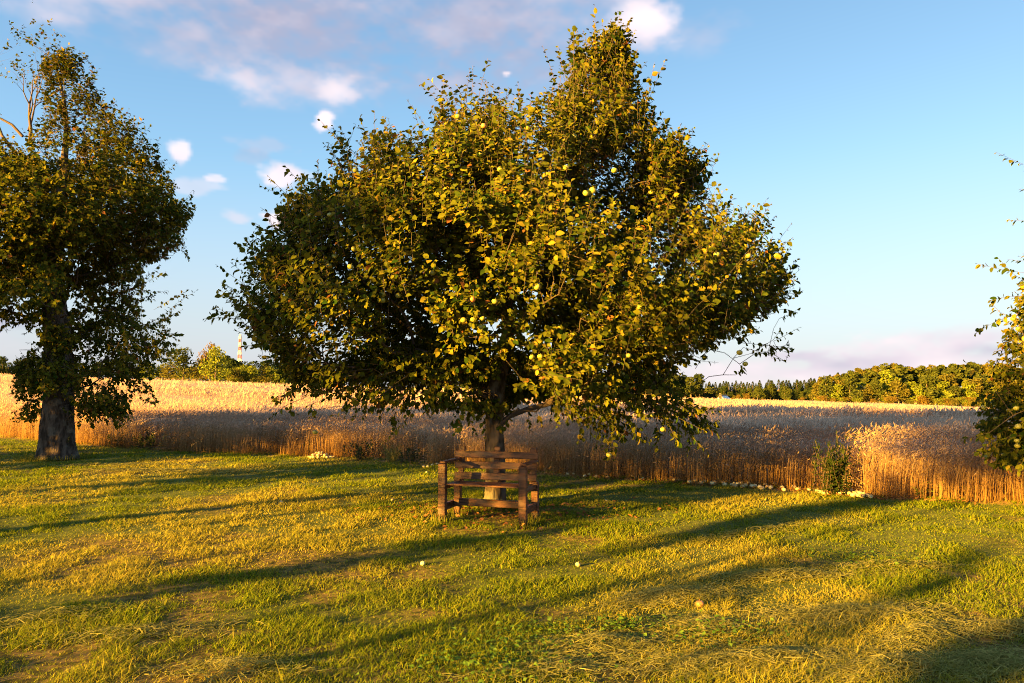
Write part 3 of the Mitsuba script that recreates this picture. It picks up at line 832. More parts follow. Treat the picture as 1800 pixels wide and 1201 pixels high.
spine = [at(100, 808, LY) * [1, 1, 0], at(101, 780, LY), at(102, 745, LY), at(103, 700, LY), at(104, 640, LY), at(100, 570, LY), at(90, 500, LY + 0.1), at(92, 430, LY + 0.1), at(105, 360, LY), at(112, 290, LY), at(118, 230, LY), at(112, 170, LY), at(100, 120, LY)]
Pn, par, ends = grow(base[::5], spine, rngl, 0.34, 0.40, 0.09)
limbs, _ = limb_mesh(Pn, par, len(spine), 0.0048, 0.17, 0.46)
old = thing('old_tree', 'old gnarled fruit tree with thick grey trunk at the left edge', 'tree')
tr = trunk_mesh(spine, [0.44, 0.36, 0.335, 0.32, 0.30, 0.27, 0.22, 0.16, 0.11, 0.08, 0.055, 0.04, 0.02], rngl, 30, 8, 0.14)
obj(old + '__trunk', tr, 'mat_bark', smooth=True)
# bare dead boughs at the upper left
dead, dl = [], []


def bough(p, d, length, r, depth, rng):
    steps = 5
    pts, rr = [p], [r]
    q = p.copy()
    for s in range(steps):
        d = unit(d + rng.normal(0, 0.20, 3) + np.array([0, 0, 0.06]))
        q = q + d * length / steps
        pts.append(q.copy()); rr.append(r * (1 - 0.80 * (s + 1) / steps))
        if depth > 0 and s > 0 and rng.random() < 0.85:
            bough(q.copy(), unit(d + rng.normal(0, 0.6, 3)), length * rng.uniform(0.35, 0.7), rr[-1] * 0.7, depth - 1, rng)
    dead.append(path_tube(pts, rr, 6))
    dl.append((q, d))


for x0, y0, x1, y1, r in ((52, 250, 15, 150, 0.045), (40, 240, 5, 120, 0.035), (20, 260, -25, 140, 0.04), (50, 230, 35, 115, 0.03)):
    a, b = at(x0, y0, LY), at(x1, y1, LY)
    bough(a, unit(b - a), np.linalg.norm(b - a), r, 3, rngl)
obj(old + '__branches', join([limbs, stem_l]), 'mat_twig', smooth=True)
obj(old + '__dead_branches', join(dead), 'mat_twig', 'bare dead branches reaching up out of the crown', smooth=True)
dq = np.array([q for q, d in dl]); dd = np.array([d for q, d in dl])
pick = rngl.random(len(dq)) < 0.35
_, lp2, la2, ln2, ls2, _ = shoots(dq[pick], dd[pick], np.full(pick.sum(), 0.25), rngl.integers(3, 9, pick.sum()), rngl, 0.075, LEAF_SIMPLE)
lp, la, lnrm, lsz = np.vstack([lp, lp2]), np.vstack([la, la2]), np.vstack([lnrm, ln2]), np.concatenate([lsz, ls2])
lc = apple_leaf_color(len(lp), rngl, yellow=0.10) * (0.62 + 0.5 * meshkit.fbm(lp * 0.9, 2, 7))[:, None]
LM = leaves(lp, la, lnrm, lsz, rngl.uniform(0.8, 1.15, len(lp)), LEAF_SIMPLE, lc)
obj(old + '__crown', LM[:2], 'mat_leaf', kind='stuff', smooth=True, color=LM[2])

# --- the apple tree at the right edge
RX, RY = 8.5, 9.3
right_px = [(1840, 470), (1812, 520), (1806, 560), (1790, 598), (1755, 612), (1740, 640), (1712, 655), (1705, 690), (1712, 710), (1735, 730), (1740, 755), (1715, 775), (1735, 800), (1745, 828), (1800, 832), (1900, 850), (2050, 850), (2200, 800), (2330, 680), (2360, 540), (2300, 400), (2200, 300), (2080, 240), (1990, 260), (1900, 330), (1830, 420)]
rngr = np.random.default_rng(303)
outl_r = in_outline(right_px, RY, 0.05, -0.05)
NR = 5200
tip, near = sample_crown(outl_r, RY, NR, rngr, 0.9, 0.25, 0.40, 51, 1.1, 0.7, 1.3)
ctr = np.array([RX, RY, 2.3])
ax = unit(unit(tip - ctr) * 0.9 + np.array([0, 0, 0.45]) * smooth01(1.0, 3.0, tip[:, 2])[:, None] + rngr.normal(0, 0.35, tip.shape))
ln = rngr.uniform(0.14, 0.34, NR)
base = tip - ax * (ln * 0.6)[:, None]
ea, eb, el_ = [], [], []
for x0, y0, x1, y1 in [(1850, 300, 1748, 290), (1840, 345, 1800, 325), (1845, 395, 1765, 378), (1800, 480, 1708, 468), (1810, 500, 1745, 470), (1800, 520, 1728, 520), (1790, 550, 1695, 580), (1785, 560, 1722, 548), (1830, 460, 1780, 462), (1720, 655, 1700, 640), (1740, 760, 1690, 780), (1800, 590, 1755, 605)]:
    Yq = RY + rngr.normal(0, 0.3)
    a, b = at(x0, y0, Yq), at(x1, y1, Yq)
    ea.append(a); eb.append(unit(b - a)); el_.append(np.linalg.norm(b - a))
base = np.vstack([base, ea]); ax = np.vstack([ax, eb]); ln = np.concatenate([ln, el_])
per = np.concatenate([rngr.integers(7, 13, NR), np.maximum(6, (np.array(el_) / 0.04).astype(int))])
stem_r, lp, la, lnrm, lsz, lk = shoots(base, ax, ln, per, rngr, 0.078, LEAF_FULL, centre=ctr)
spine = [np.array([RX, RY, z]) for z in (0, 0.4, 0.8, 1.2, 1.6, 2.1, 2.6, 3.1, 3.6)]
Pn, par, ends = grow(np.vstack([base[:NR:3], base[NR:]]), spine, rngr, 0.26, 0.42)
limbs, _ = limb_mesh(Pn, par, len(spine), 0.0034, 0.07, 0.43)
side_tree = thing('apple_tree', 'apple tree heavy with yellow fruit cut off by the right edge', 'tree')
obj(side_tree + '__trunk', trunk_mesh(spine, [0.17, 0.13, 0.12, 0.115, 0.11, 0.09, 0.07, 0.05, 0.03], rngr, 20, 5), 'mat_bark', smooth=True)
obj(side_tree + '__branches', join([limbs, stem_r]), 'mat_twig', smooth=True)
lc = apple_leaf_color(len(lp), rngr) * (0.66 + 0.5 * meshkit.fbm(lp * 1.3, 2, 9))[:, None]
LM = leaves(lp, la, lnrm, lsz, rngr.uniform(0.75, 1.05, len(lp)), LEAF_FULL, lc)
obj(side_tree + '__crown', LM[:2], 'mat_leaf', kind='stuff', smooth=True, color=LM[2])
right_tips = tip[(near > 0.45)]

# --- the trees behind the photographer, whose long shadows lie over the lawn
def shade_tree(u, t, crown_lo, crown_hi, radius, seed, count=900, young=False):
    """u: sideways of the sun's direction, t: metres towards the sun from the camera's line."""
    r = np.random.default_rng(seed)
    side = np.array([-SUN_AZ[1], SUN_AZ[0]]) * 1.0
    c2 = side * u + SUN_AZ * t
    z0 = float(ground_z(c2[0], c2[1]))
    c = np.array([c2[0], c2[1], z0])
    d = unit(r.normal(0, 1, (count, 3)))
    rr = r.random(count) ** 0.5
    p = c + np.array([0, 0, (crown_lo + crown_hi) / 2]) + d * rr[:, None] * np.array([radius, radius, (crown_hi - crown_lo) / 2])
    p = p[meshkit.fbm(p * 0.55, 2, seed) > 0.42]
    a = unit(d[:len(p)] * 0 + (p - c - [0, 0, (crown_lo + crown_hi) / 2]) + r.normal(0, 1.0, p.shape))
    st, lp, la, lnm, ls, _ = shoots(p, a, r.uniform(0.3, 0.6, len(p)) * (0.5 if young else 1), r.integers(7, 12, len(p)), r, 0.10 if young else 0.20, LEAF_CARD, stem=0.002 if young else 0.004)
    spine = [c + np.array([0.05 * math.sin(k + seed), 0.05 * math.cos(k * 1.3), crown_lo * 0 + k / 8 * crown_hi * 0.8]) for k in range(9)]
    P, par, _ = grow(p[::4], spine, r, 0.5, 0.4)
    limbs, _ = limb_mesh(P, par, len(spine), 0.003 if young else 0.009, 0.02 if young else 0.11, 0.45)
    key = thing('young_tree', 'slim young fruit tree behind the viewer throwing a narrow shadow on the lawn', 'tree', 'young trees behind the viewer') if young else thing('shade_tree', 'leafy fruit tree behind the viewer that throws long shadows on the lawn', 'tree', 'trees behind the viewer')
    obj(key + '__trunk', trunk_mesh(spine, np.linspace(0.2, 0.03, 9) * crown_hi / 8 * (0.6 if young else 1), r, 14, seed), 'mat_bark', smooth=True)
    obj(key + '__branches', join([limbs, st]), 'mat_twig', smooth=True)
    L_ = leaves(lp, la, lnm, ls, np.full(len(lp), 1.0), LEAF_CARD, apple_leaf_color(len(lp), r))
    obj(key + '__crown', L_[:2], 'mat_leaf', kind='stuff', color=L_[2])


# sideways, towards the sun, crown from, crown to, radius
for s_ in ((-20.4, 8, 1.0, 7.5, 4.0, 1, 2300), (-14.0, 13, 2.7, 8.8, 2.6, 2, 1600), (-10.3, 16, 3.4, 9.4, 2.8, 3, 1900)):
    shade_tree(*s_)
for s_ in ((-4.3, 10, 3.75, 5.7, 1.35, 9, 900), (-7.4, 12, 2.9, 4.7, 1.15, 8, 460), (-6.45, 9, 1.6, 3.2, 0.38, 4, 170), (-5.2, 11, 2.6, 3.9, 0.3, 12, 200), (-4.0, 8.5, 2.0, 3.3, 0.42, 15, 330), (-2.7, 7.5, 1.8, 2.9, 0.36, 6, 200), (-1.7, 9, 2.1, 2.5, 0.2, 7, 60)):
    shade_tree(*s_, young=True)

# ----------------------------------------------------------------- bench
bench = thing('garden_bench', 'weathered brown wooden bench with slatted back in front of the apple tree', 'bench')
FLp, FRp = np.array([-0.845, 9.10]), np.array([0.130, 8.76])
wdir = unit(FRp - FLp); ddir = np.array([-wdir[1], wdir[0]])
BW = np.linalg.norm(FRp - FLp)
BD = 0.47
ang_b = math.degrees(math.atan2(wdir[1], wdir[0]))


def bpart(name, size, lx, ly, lz, tilt=0.0, yaw=0.0, roll=0.0, ch=0.006):
    """A timber of the bench: lx along its width, ly towards the back, lz up."""
    v, f = box(*size, ch)
    v = v @ rot('y', roll).T @ rot('x', tilt).T @ rot('z', yaw).T + [lx, ly, lz]
    v = v @ rot('z', ang_b).T + [FLp[0], FLp[1], 0]
    return obj(bench + '__' + name, (v, f), 'mat_wood')


lean = 8.0
for lx in (0.0, BW):
    bpart('front_leg', (0.095, 0.070, 0.71), lx, 0, 0.345)
    bpart('back_leg', (0.085, 0.070, 0.48), lx, BD, 0.23)
    bpart('side_rail', (0.055, BD - 0.075, 0.085), lx, BD / 2, 0.175)
    bpart('seat_bearer', (0.05, BD - 0.075, 0.05), lx, BD / 2, 0.412)
    bpart('armrest', (0.075, BD + 0.06, 0.026), lx, BD / 2 + 0.02, 0.7165)
for lx in (0.035, BW * 0.5, BW - 0.035):
    bpart('back_post', (0.075, 0.042, 0.50), lx, BD + 0.035, 0.63, -lean)
for k, z in enumerate((0.515, 0.650, 0.780)):
    bpart('back_slat', (BW + 0.06 + 0.015 * (k == 2), 0.022, 0.088 if k < 2 else 0.085), BW / 2, BD - 0.018 + (z - 0.63) * math.tan(math.radians(lean)), z, -lean, 0, rngm.normal(0, 0.3))
for k in range(4):
    bpart('seat_slat', (BW - 0.105, 0.088, 0.020), BW / 2, 0.03 + k * 0.105, 0.452 - k * 0.004, 1.5)
bpart('stretcher', (BW - 0.06, 0.05, 0.088), BW / 2, BD * 0.62, 0.205)

# ----------------------------------------------------------------- apples
def apple_mesh():
    th = np.linspace(0, np.pi, 9)[1:-1]
    ph = np.arange(12) * 2 * np.pi / 12
    rr = np.sin(th) * (1 + 0.10 * np.sin(th) - 0.08 * np.cos(th) * -1)
    zz = np.cos(th) * 0.92 - 0.16 * np.exp(-(th / 0.42) ** 2) + 0.10 * np.exp(-((np.pi - th) / 0.4) ** 2)
    v = [np.stack([r * np.cos(ph), r * np.sin(ph), np.full(12, z)], -1) for r, z in zip(rr, zz)]
    v = np.vstack(v + [[[0, 0, 0.66]], [[0, 0, -0.80]]])
    f = []
    for i in range(len(th) - 1):
        for j in range(12):
            k = (j + 1) % 12
            a, b, c, d = i * 12 + j, i * 12 + k, (i + 1) * 12 + k, (i + 1) * 12 + j
            f += [[a, d, c], [a, c, b]]
    t0, t1 = len(v) - 2, len(v) - 1
    e = (len(th) - 1) * 12
    for j in range(12):
        k = (j + 1) % 12
        f += [[t0, j, k], [t1, e + k, e + j]]
    v2, f2 = tubes(np.array([[0, 0, 0.62]]), np.array([[0.12, 0.05, 1.15]]), np.array([0.05]), np.array([0.06]), 4)
    return np.vstack([v, v2]), np.vstack([np.array(f), f2 + len(v)])


def apple_mat(name, a, b, blush=None):
    def fn(p, n, uv):
        c = mikit.mix(a, b, mikit.fbm(p.x * 30, p.y * 30, p.z * 30, 3))
        return c if blush is None else mikit.mix(c, blush, mikit.smoothstep(0.45, 0.62, mikit.fbm(p.x * 14 + 4, p.y * 14, p.z * 14, 2)))
    scene[name] = {'type': 'principled', 'base_color': mikit.proc(fn), 'roughness': 0.35, 'specular': 0.5}


apple_mat('mat_apple', (0.20, 0.22, 0.04), (0.33, 0.31, 0.06))
apple_mat('mat_apple_pale', (0.50, 0.46, 0.22), (0.72, 0.64, 0.36), (0.40, 0.28, 0.12))
apple_mat('mat_apple_red', (0.52, 0.16, 0.05), (0.60, 0.30, 0.07))
AM = apple_mesh()
APL = {k: mikit.ply(AM, k, smooth=True) for k in ('mat_apple', 'mat_apple_pale', 'mat_apple_red')}
rnga = np.random.default_rng(404)


def apple(p, r, mat, label, group, tilt=None):
    key = thing('apple', label, 'apple', group)
    q = rnga.normal(0, 1, 3) if tilt is None else np.array([1.0, 0.3, 0])
    M = T().translate([float(c) for c in p]).rotate([float(c) for c in unit(q)], float(rnga.uniform(0, 40) if tilt is None else tilt)).scale([float(r)] * 3)
    scene[key] = {**APL[mat], 'to_world': M}


# in the central tree, hanging just under its outer leaves
leafy = tip_main[near_main > 0.55]


def crown_front(px, py, inset):
    """The nearest leafy shoot of the crown along the line towards a point of the photograph."""
    a_, b_ = at(px, py, MY - 4.2), at(px, py, MY + 1.0)
    d_ = unit(b_ - a_)
    rel = leafy - a_
    al = rel @ d_
    off = np.linalg.norm(rel - al[:, None] * d_, axis=1)
    k = np.argmin(np.where(al > 0, al + off * 9, 99))
    return a_ + d_ * (al[k] - 0.02 + inset)


hang_px = [(805, 205), (850, 222), (845, 272), (887, 282), (880, 298), (625, 300), (612, 317), (545, 380), (580, 378), (588, 451), (572, 462), (578, 468), (616, 469), (565, 500), (622, 438), (672, 518), (672, 528), (584, 542), (447, 574), (449, 587), (683, 622), (675, 660), (680, 656), (535, 611), (525, 686), (554, 760),
           (1100, 200), (995, 295), (1010, 240), (907, 290), (955, 240), (1025, 270), (1145, 338), (1157, 338), (1042, 335), (1030, 340), (927, 225), (940, 225), (1260, 448), (1315, 450), (1215, 520), (1270, 520), (1125, 540), (845, 575), (848, 560), (830, 536), (832, 562), (935, 628), (950, 627), (1000, 636), (1045, 628), (1093, 658), (1105, 625), (815, 563),
           (1066, 680), (1165, 755), (1226, 760), (1145, 730), (1070, 800), (890, 718), (912, 708), (1365, 450), (1300, 620), (1310, 640), (945, 505), (1135, 605), (1165, 480), (1095, 610), (870, 530), (700, 520), (965, 390), (1080, 300), (760, 480), (520, 480), (640, 400), (1180, 620)]
def where_(px, py):
    return ('upper ' if py < 400 else 'lower ' if py > 610 else 'middle ') + ('left' if px < 720 else 'right' if px > 1090 else 'centre')


for px, py in hang_px:
    p = crown_front(px, py, 0.07)
    red = rnga.random() < 0.04
    apple(p, rnga.uniform(0.030, 0.037), 'mat_apple_red' if red else 'mat_apple', 'reddened apple among the leaves of the central tree' if red else f'yellow-green apple hanging in the {where_(px, py)} of the central apple tree',
          'reddened apples in the central tree' if red else f'apples in the {where_(px, py)} of the central tree')
apple(crown_front(830, 527, 0.02), 0.036, 'mat_apple_red', 'orange-red apple in the middle of the central tree above a yellow one', None)
# in the right tree
pick = right_tips[(right_tips[:, 0] < 7.4) & (right_tips[:, 1] < RY + 0.6) & (right_tips[:, 2] < 2.7)]
pick = pick[rnga.permutation(len(pick))[:95]]
for p in pick:
    d = unit(p - np.array([RX, RY, p[2]]))
    apple(p + d * 0.10 + [0, 0, -0.05], rnga.uniform(0.028, 0.034), 'mat_apple', 'yellow apple among the %s leaves of the tree at the right edge' % ('upper' if p[2] > 1.6 else 'lower'), '%s apples on the right tree' % ('upper' if p[2] > 1.6 else 'lower'))
# the heap on the left
hc_ = on_ground(562, 806)
hp = []
for k in range(34):
    lay = 0 if k < 20 else 1 if k < 30 else 2
    for _ in range(80):
        a, rr = rnga.uniform(0, 2 * np.pi), math.sqrt(rnga.random()) * (1 - 0.33 * lay)
        q = np.array([hc_[0] + 0.33 * rr * math.cos(a), hc_[1] + 0.20 * rr * math.sin(a), hc_[2] + 0.032 + 0.05 * lay])
        if all(np.linalg.norm(q - o) > 0.057 for o in hp):
            hp.append(q); break
for q in hp:
    apple(q, 0.033, 'mat_apple_pale', 'pale windfall apple in the small heap left of the bench at the field edge', 'heap of windfall apples')
# the row along the field's edge on the right
row_px = [(1212, 848), (1220, 845), (1232, 849), (1238, 846), (1252, 850), (1257, 848), (1266, 845), (1271, 849), (1274, 852), (1278, 846), (1287, 853), (1291, 850), (1297, 851), (1303, 849), (1310, 853), (1316, 850), (1327, 854), (1336, 850), (1336, 856), (1345, 852), (1349, 856), (1355, 857), (1362, 850), (1375, 857), (1378, 861), (1389, 853), (1395, 856),
          (1403, 860), (1422, 861), (1437, 864), (1442, 865), (1447, 866), (1454, 866), (1473, 862), (1475, 867), (1485, 867), (1488, 864), (1494, 868), (1496, 862), (1502, 868), (1506, 866), (1508, 871), (1512, 868), (1515, 872), (1519, 869), (1524, 871), (1531, 873), (1500, 871), (1292, 854), (1322, 855), (1340, 858), (1305, 855)]
for px, py in row_px:
    p = on_ground(px, py + 4)
    apple(p + [0, 0, 0.036], rnga.uniform(0.032, 0.041), 'mat_apple_pale', 'pale windfall apple in the row along the grain edge %s the dark thistle' % ('left of' if px < 1440 else 'right of'), 'row of windfall apples, %s part' % ('left' if px < 1440 else 'right'))
for px, py in [(998, 836), (1008, 836), (1028, 840), (1036, 837), (1048, 841), (1068, 842), (1110, 840), (1117, 842), (1130, 844), (1185, 846), (1195, 847)]:
    p = on_ground(px, py)
    apple(p + [0, 0, 0.028], rnga.uniform(0.025, 0.033), 'mat_apple_pale', 'pale windfall apple scattered at the grain edge just right of the bench', 'scattered windfall apples')
for px, py in [(752, 823), (760, 820), (768, 818), (772, 819), (745, 823)]:
    apple(on_ground(px, py) + [0, 0, 0.028], 0.031, 'mat_apple_pale', 'pale windfall apple at the grain edge just left of the bench', 'windfall apples left of the bench')
for px, py, lab in [(690, 881, 'single pale apple lying on the lawn well left of the bench'), (743, 994, 'pale apple lying on the grass in front of the bench, to its left'), (1016, 996, 'pale apple lying on the grass in front of the bench, to its right'),
                    (1066, 882, 'pale apple on the shaded grass right of the bench'), (750, 832, 'pale apple on the grass beside the left arm of the bench'), (494, 885, 'small pale apple on the lit grass far left of the bench')]:
    apple(on_ground(px, py) + [0, 0, 0.018], 0.023, 'mat_apple_pale', lab, None)
apple(on_ground(1230, 1068) + [0, 0, 0.026], 0.030, 'mat_apple_red', 'orange rotten apple lying on the lawn at the lower right', None)

# fallen leaves under the tree and along the edge
m = 900
xx = np.concatenate([rng.normal(MX, 0.9, 500), rng.uniform(0.5, 6.5, 400)])
yy = np.concatenate([rng.normal(9.7, 0.45, 500), np.zeros(400)])
yy[500:] = edge_y(xx[500:]) - np.abs(rng.normal(0, 0.12, 400))
ph = rng.uniform(0, 6.28, m)
LV = leaves(np.stack([xx, yy, ground_z(xx, yy) + rng.uniform(0.015, 0.05, m)], -1), np.stack([np.cos(ph), np.sin(ph), rng.normal(0, 0.25, m)], -1), np.stack([rng.normal(0, 0.4, m), rng.normal(0, 0.4, m), np.ones(m)], -1), rng.uniform(0.04, 0.075, m), np.full(m, 1.0), LEAF_SIMPLE, mixc([0.20, 0.075, 0.035], [0.36, 0.20, 0.07], rng.random(m)))
obj('leaf_litter', LV[:2], 'mat_leaf', 'dry brown leaves fallen round the trunk and along the grain', 'fallen leaves', kind='stuff', color=LV[2])


# ----------------------------------------------------------------- weeds at the field's edge
def weed(px, py, height, spread_, stems, leaf, label, col=([0.035, 0.06, 0.015], [0.08, 0.10, 0.025]), narrow=0.55, seed=1, cat='weed'):
    r = np.random.default_rng(seed)
    c = on_ground(px, py) - [0, 0.22, 0]
    key = thing('weed_plant', label, cat)
    b = c + np.stack([r.normal(0, spread_ * 0.35, stems), r.normal(0, spread_ * 0.3, stems), np.zeros(stems)], -1)
    a = unit(np.stack([r.normal(0, 0.22, stems), r.normal(0, 0.2, stems), np.ones(stems)], -1))
    ln = height * r.uniform(0.5, 1.05, stems)
    st, lp, la, lnm, ls, _ = shoots(b, a, ln, np.maximum(8, (ln / 0.022).astype(int)), r, leaf, LEAF_SIMPLE, stem=0.004, droop=0.2)
    obj(key + '__stems', st, 'mat_twig', kind='stuff', smooth=True)
    L_ = leaves(lp, la, lnm, ls, np.full(len(lp), narrow), LEAF_SIMPLE, mixc(col[0], col[1], r.random(len(lp))))
    obj(key + '__foliage', L_[:2], 'mat_leaf', kind='stuff', color=L_[2])


weed(1456, 866, 0.72, 0.34, 40, 0.095, 'tall dark green thistle standing in the grain edge on the right', ([0.014, 0.030, 0.008], [0.045, 0.062, 0.014]), seed=1)
weed(1462, 862, 1.12, 0.18, 3, 0.08, 'thin tall weed rising above the dark thistle in the grain', seed=2, narrow=0.4)
weed(640, 808, 0.40, 0.50, 24, 0.09, 'dark bushy weed at the grain edge left of the yellow grass tuft', seed=3)
weed(725, 812, 0.36, 0.35, 18, 0.09, 'dark leafy weed at the grain edge right of the yellow grass tuft', seed=4)
weed(270, 788, 0.42, 0.55, 22, 0.10, 'dark weed at the foot of the grain right of the old trunk', seed=5)
weed(205, 786, 0.35, 0.5, 18, 0.09, 'low dark weed in the grain just right of the old trunk', seed=6)
weed(137, 806, 0.5, 0.16, 10, 0.08, 'slim leafy sucker growing at the right foot of the old trunk', seed=7)
weed(1640, 872, 0.30, 0.5, 14, 0.09, 'green weed low in the lit grain at the right', ([0.07, 0.10, 0.02], [0.13, 0.15, 0.03]), seed=8)
weed(1100, 832, 0.25, 0.4, 12, 0.08, 'low green weed in the shaded grain edge right of the bench', seed=9)
weed(552, 800, 0.42, 0.18, 6, 0.08, 'slender green weed in the grain behind the apple heap', seed=10)
# the yellow tuft of long grass, and leaning broken straws on the right
r_ = np.random.default_rng(66)
c = on_ground(688, 812)
nt = 120
ph = r_.normal(1.57, 0.9, nt)
ln_ = r_.uniform(0.25, 0.6, nt)
B = blades(c + np.stack([r_.normal(0, 0.07, nt), r_.normal(0, 0.05, nt), np.zeros(nt)], -1), np.stack([np.cos(ph) * ln_ * 0.7, np.sin(ph) * ln_ * 0.2 - 0.12, ], -1), ln_ * r_.uniform(0.6, 1, nt), np.full(nt, 0.009), r_.uniform(0, 3.14, nt), mixc([0.18, 0.19, 0.04], [0.40, 0.33, 0.10], r_.random(nt)), None, 4)
obj('grass_tuft', B[:2], 'mat_grass', 'yellow-green tuft of long grass fanning out at the grain edge', 'grass tuft', color=B[2])
for i, (px, py, tx_, lab) in enumerate(((1545, 872, -0.55, 'bundle of broken straws leaning out of the grain beside the thistle'), (1690, 878, -0.7, 'bent straws leaning over the lawn in the lit grain at the right'), (962, 838, 0.35, 'curled loose straws at the grain edge beside the bench'))):
    c = on_ground(px, py)
    nt = 14
    B = blades(c + np.stack([r_.normal(0, 0.12, nt), r_.normal(0, 0.05, nt), np.zeros(nt)], -1), np.stack([r_.normal(tx_, 0.2, nt), r_.normal(-0.1, 0.1, nt)], -1) * (0.6 if i == 2 else 1), r_.uniform(0.15, 0.75, nt) * (0.45 if i == 2 else 1), np.full(nt, 0.010), r_.uniform(0, 3.14, nt), mixc([0.40, 0.29, 0.13], [0.55, 0.42, 0.22], r_.random(nt)), None, 4)
    obj('loose_straw', B[:2], 'mat_straw', lab, 'straw', color=B[2])


# ----------------------------------------------------------------- far trees
def far_tree(kind, seed):
    """A far tree one metre tall: (trunk, crown, colours)."""
    r = np.random.default_rng(seed)
    if kind == 'spruce':
        n = 900
        z = 0.06 + 0.94 * r.random(n) ** 1.25
        tier = 0.75 + 0.25 * np.abs(np.sin(z * 34 + r.uniform(0, 6)))
        rad = 0.17 * (1.02 - z) ** 0.8 * tier * (0.55 + 0.45 * r.random(n) ** 0.4)
        ph = r.uniform(0, 2 * np.pi, n)
        p = np.stack([rad * np.cos(ph), rad * np.sin(ph), z], -1)
        a = unit(np.stack([np.cos(ph), np.sin(ph), r.normal(-0.25, 0.3, n)], -1))
        sz = r.uniform(0.035, 0.075, n) * (1.1 - 0.6 * z)
        tr = path_tube([[0, 0, -0.03], [0, 0, 0.5], [0, 0, 0.98]], [0.016, 0.011, 0.002], 6)
    else:
        lo, wide, lob = {'pine': (0.16, 0.15, 15), 'broad': (0.12, 0.30, 8), 'fruit': (0.22, 0.46, 9), 'shrub': (0.0, 0.50, 9)}[kind]
        cs = np.stack([r.normal(0, wide * 0.48, lob), r.normal(0, wide * 0.48, lob), r.uniform(lo + 0.14, 0.86, lob)], -1)
        cs[0] = [0, 0, 0.86]; cs[1] = [0.02, 0, 0.65]; cs[2] = [0, 0, lo + 0.2]
        rs = r.uniform(0.55, 0.95, lob) * wide * 0.8 * (1.1 - 0.45 * cs[:, 2])
        n = 1300
        k = r.integers(0, lob, n)
        d = unit(r.normal(0, 1, (n, 3)))
        p = cs[k] + d * (rs[k] * (0.45 + 0.6 * r.random(n) ** 0.5))[:, None] * [1, 1, 0.85]
        p = p[p[:, 2] > lo * 0.8]
        n = len(p)
        a = unit(r.normal(0, 1, (n, 3)) + [0, 0, -0.2])
        sz = r.uniform(0.035, 0.07, n)
        tr = path_tube([[0, 0, -0.03], [0.005, 0, lo + 0.1], [0, 0.01, 0.6], [0, 0, 0.85]], [0.028, 0.02, 0.012, 0.003], 6)
        for q in range(5):
            b = cs[q]
            v2 = path_tube([[0, 0, lo + 0.05 * q], [b[0] * 0.5, b[1] * 0.5, (lo + b[2]) / 2], b], [0.012, 0.009, 0.003], 5)
            tr = join([tr, v2])
    nm = unit(p - [0, 0, 0.5] + r.normal(0, 0.35, (n, 3)))
    tone = np.clip(r.normal(0.5, 0.25, n) + 0.3 * (meshkit.fbm(p * 9, 2, seed) - 0.5), 0, 1)
    L_ = leaves(p - a * sz[:, None] * 0.5, a, nm, sz, np.full(n, 1.1), LEAF_CARD, np.stack([tone] * 3, -1))
    return tr, L_


TONES = {'dark': ([0.022, 0.042, 0.014], [0.06, 0.08, 0.024]), 'mid': ([0.036, 0.055, 0.014], [0.10, 0.115, 0.028]), 'gold': ([0.065, 0.070, 0.016], [0.165, 0.145, 0.032]), 'green': ([0.09, 0.13, 0.014], [0.22, 0.25, 0.035]), 'rust': ([0.11, 0.08, 0.018], [0.23, 0.155, 0.034])}
PROTO = {}


def proto(kind, seed, tone):
    if (kind, seed, tone) not in PROTO:
        tr, L_ = far_tree(kind, seed)
        c = mixc(*TONES[tone], L_[2][:, 0])
        PROTO[kind, seed, tone] = (mikit.ply(tr, 'mat_far_bark', smooth=True), mikit.ply(L_[:2], 'mat_far_leaf', color=c))
    return PROTO[kind, seed, tone]


rngf = np.random.default_rng(505)


def plant_far(name, kind, tone, px, top, base_y, Y, label, cat, group, wide=1.0, seeds=4):
    """A far tree over pixel column px at distance Y, its foot on the ground and its top at the given row."""
    p = at(px, HOR, Y)
    z = float(ground_z(p[0], Y))
    hgt = at(px, top, Y)[2] - z
    tr, cr = proto(kind, int(rngf.integers(0, seeds)), tone)
    M = T().translate([float(p[0]), float(Y), z]).rotate([0, 0, 1], float(rngf.uniform(0, 360))).scale([hgt * wide, hgt * wide, hgt])
    word = {'dark': 'dark green', 'mid': 'mid green', 'gold': 'golden olive', 'green': 'light green', 'rust': 'rusty gold'}[tone]
    key = thing(name, label.replace('TONE', word), cat, group and group.replace('TONE', word))
    scene[key + '__trunk'] = {**tr, 'to_world': M}
    scene[key + '__crown'] = {**cr, 'to_world': M}


# the far dark wood, right of the central tree
for k in range(80):
    px = 1195 + k * 3.7 + rngf.normal(0, 2)
    top = np.interp(px, [1200, 1290, 1380, 1430, 1480], [672, 674, 670, 666, 660]) + rngf.normal(0, 2.6)
    plant_far('spruce_tree', 'spruce', 'dark', px, top, 708, 330 + rngf.uniform(-20, 25), 'dark conifer in the far wood behind the little barn', 'tree', 'far dark conifers', 1.7)
for k in range(26):
    px = 1215 + k * 10.2 + rngf.normal(0, 3)
    plant_far('wood_tree', 'broad', ['dark', 'mid', 'mid'][k % 3], px, 683 + rngf.normal(0, 4), 708, 300 + rngf.uniform(-8, 8), 'rounded TONE tree at the front of the far dark wood', 'tree', 'TONE trees fronting the far wood', 1.2)
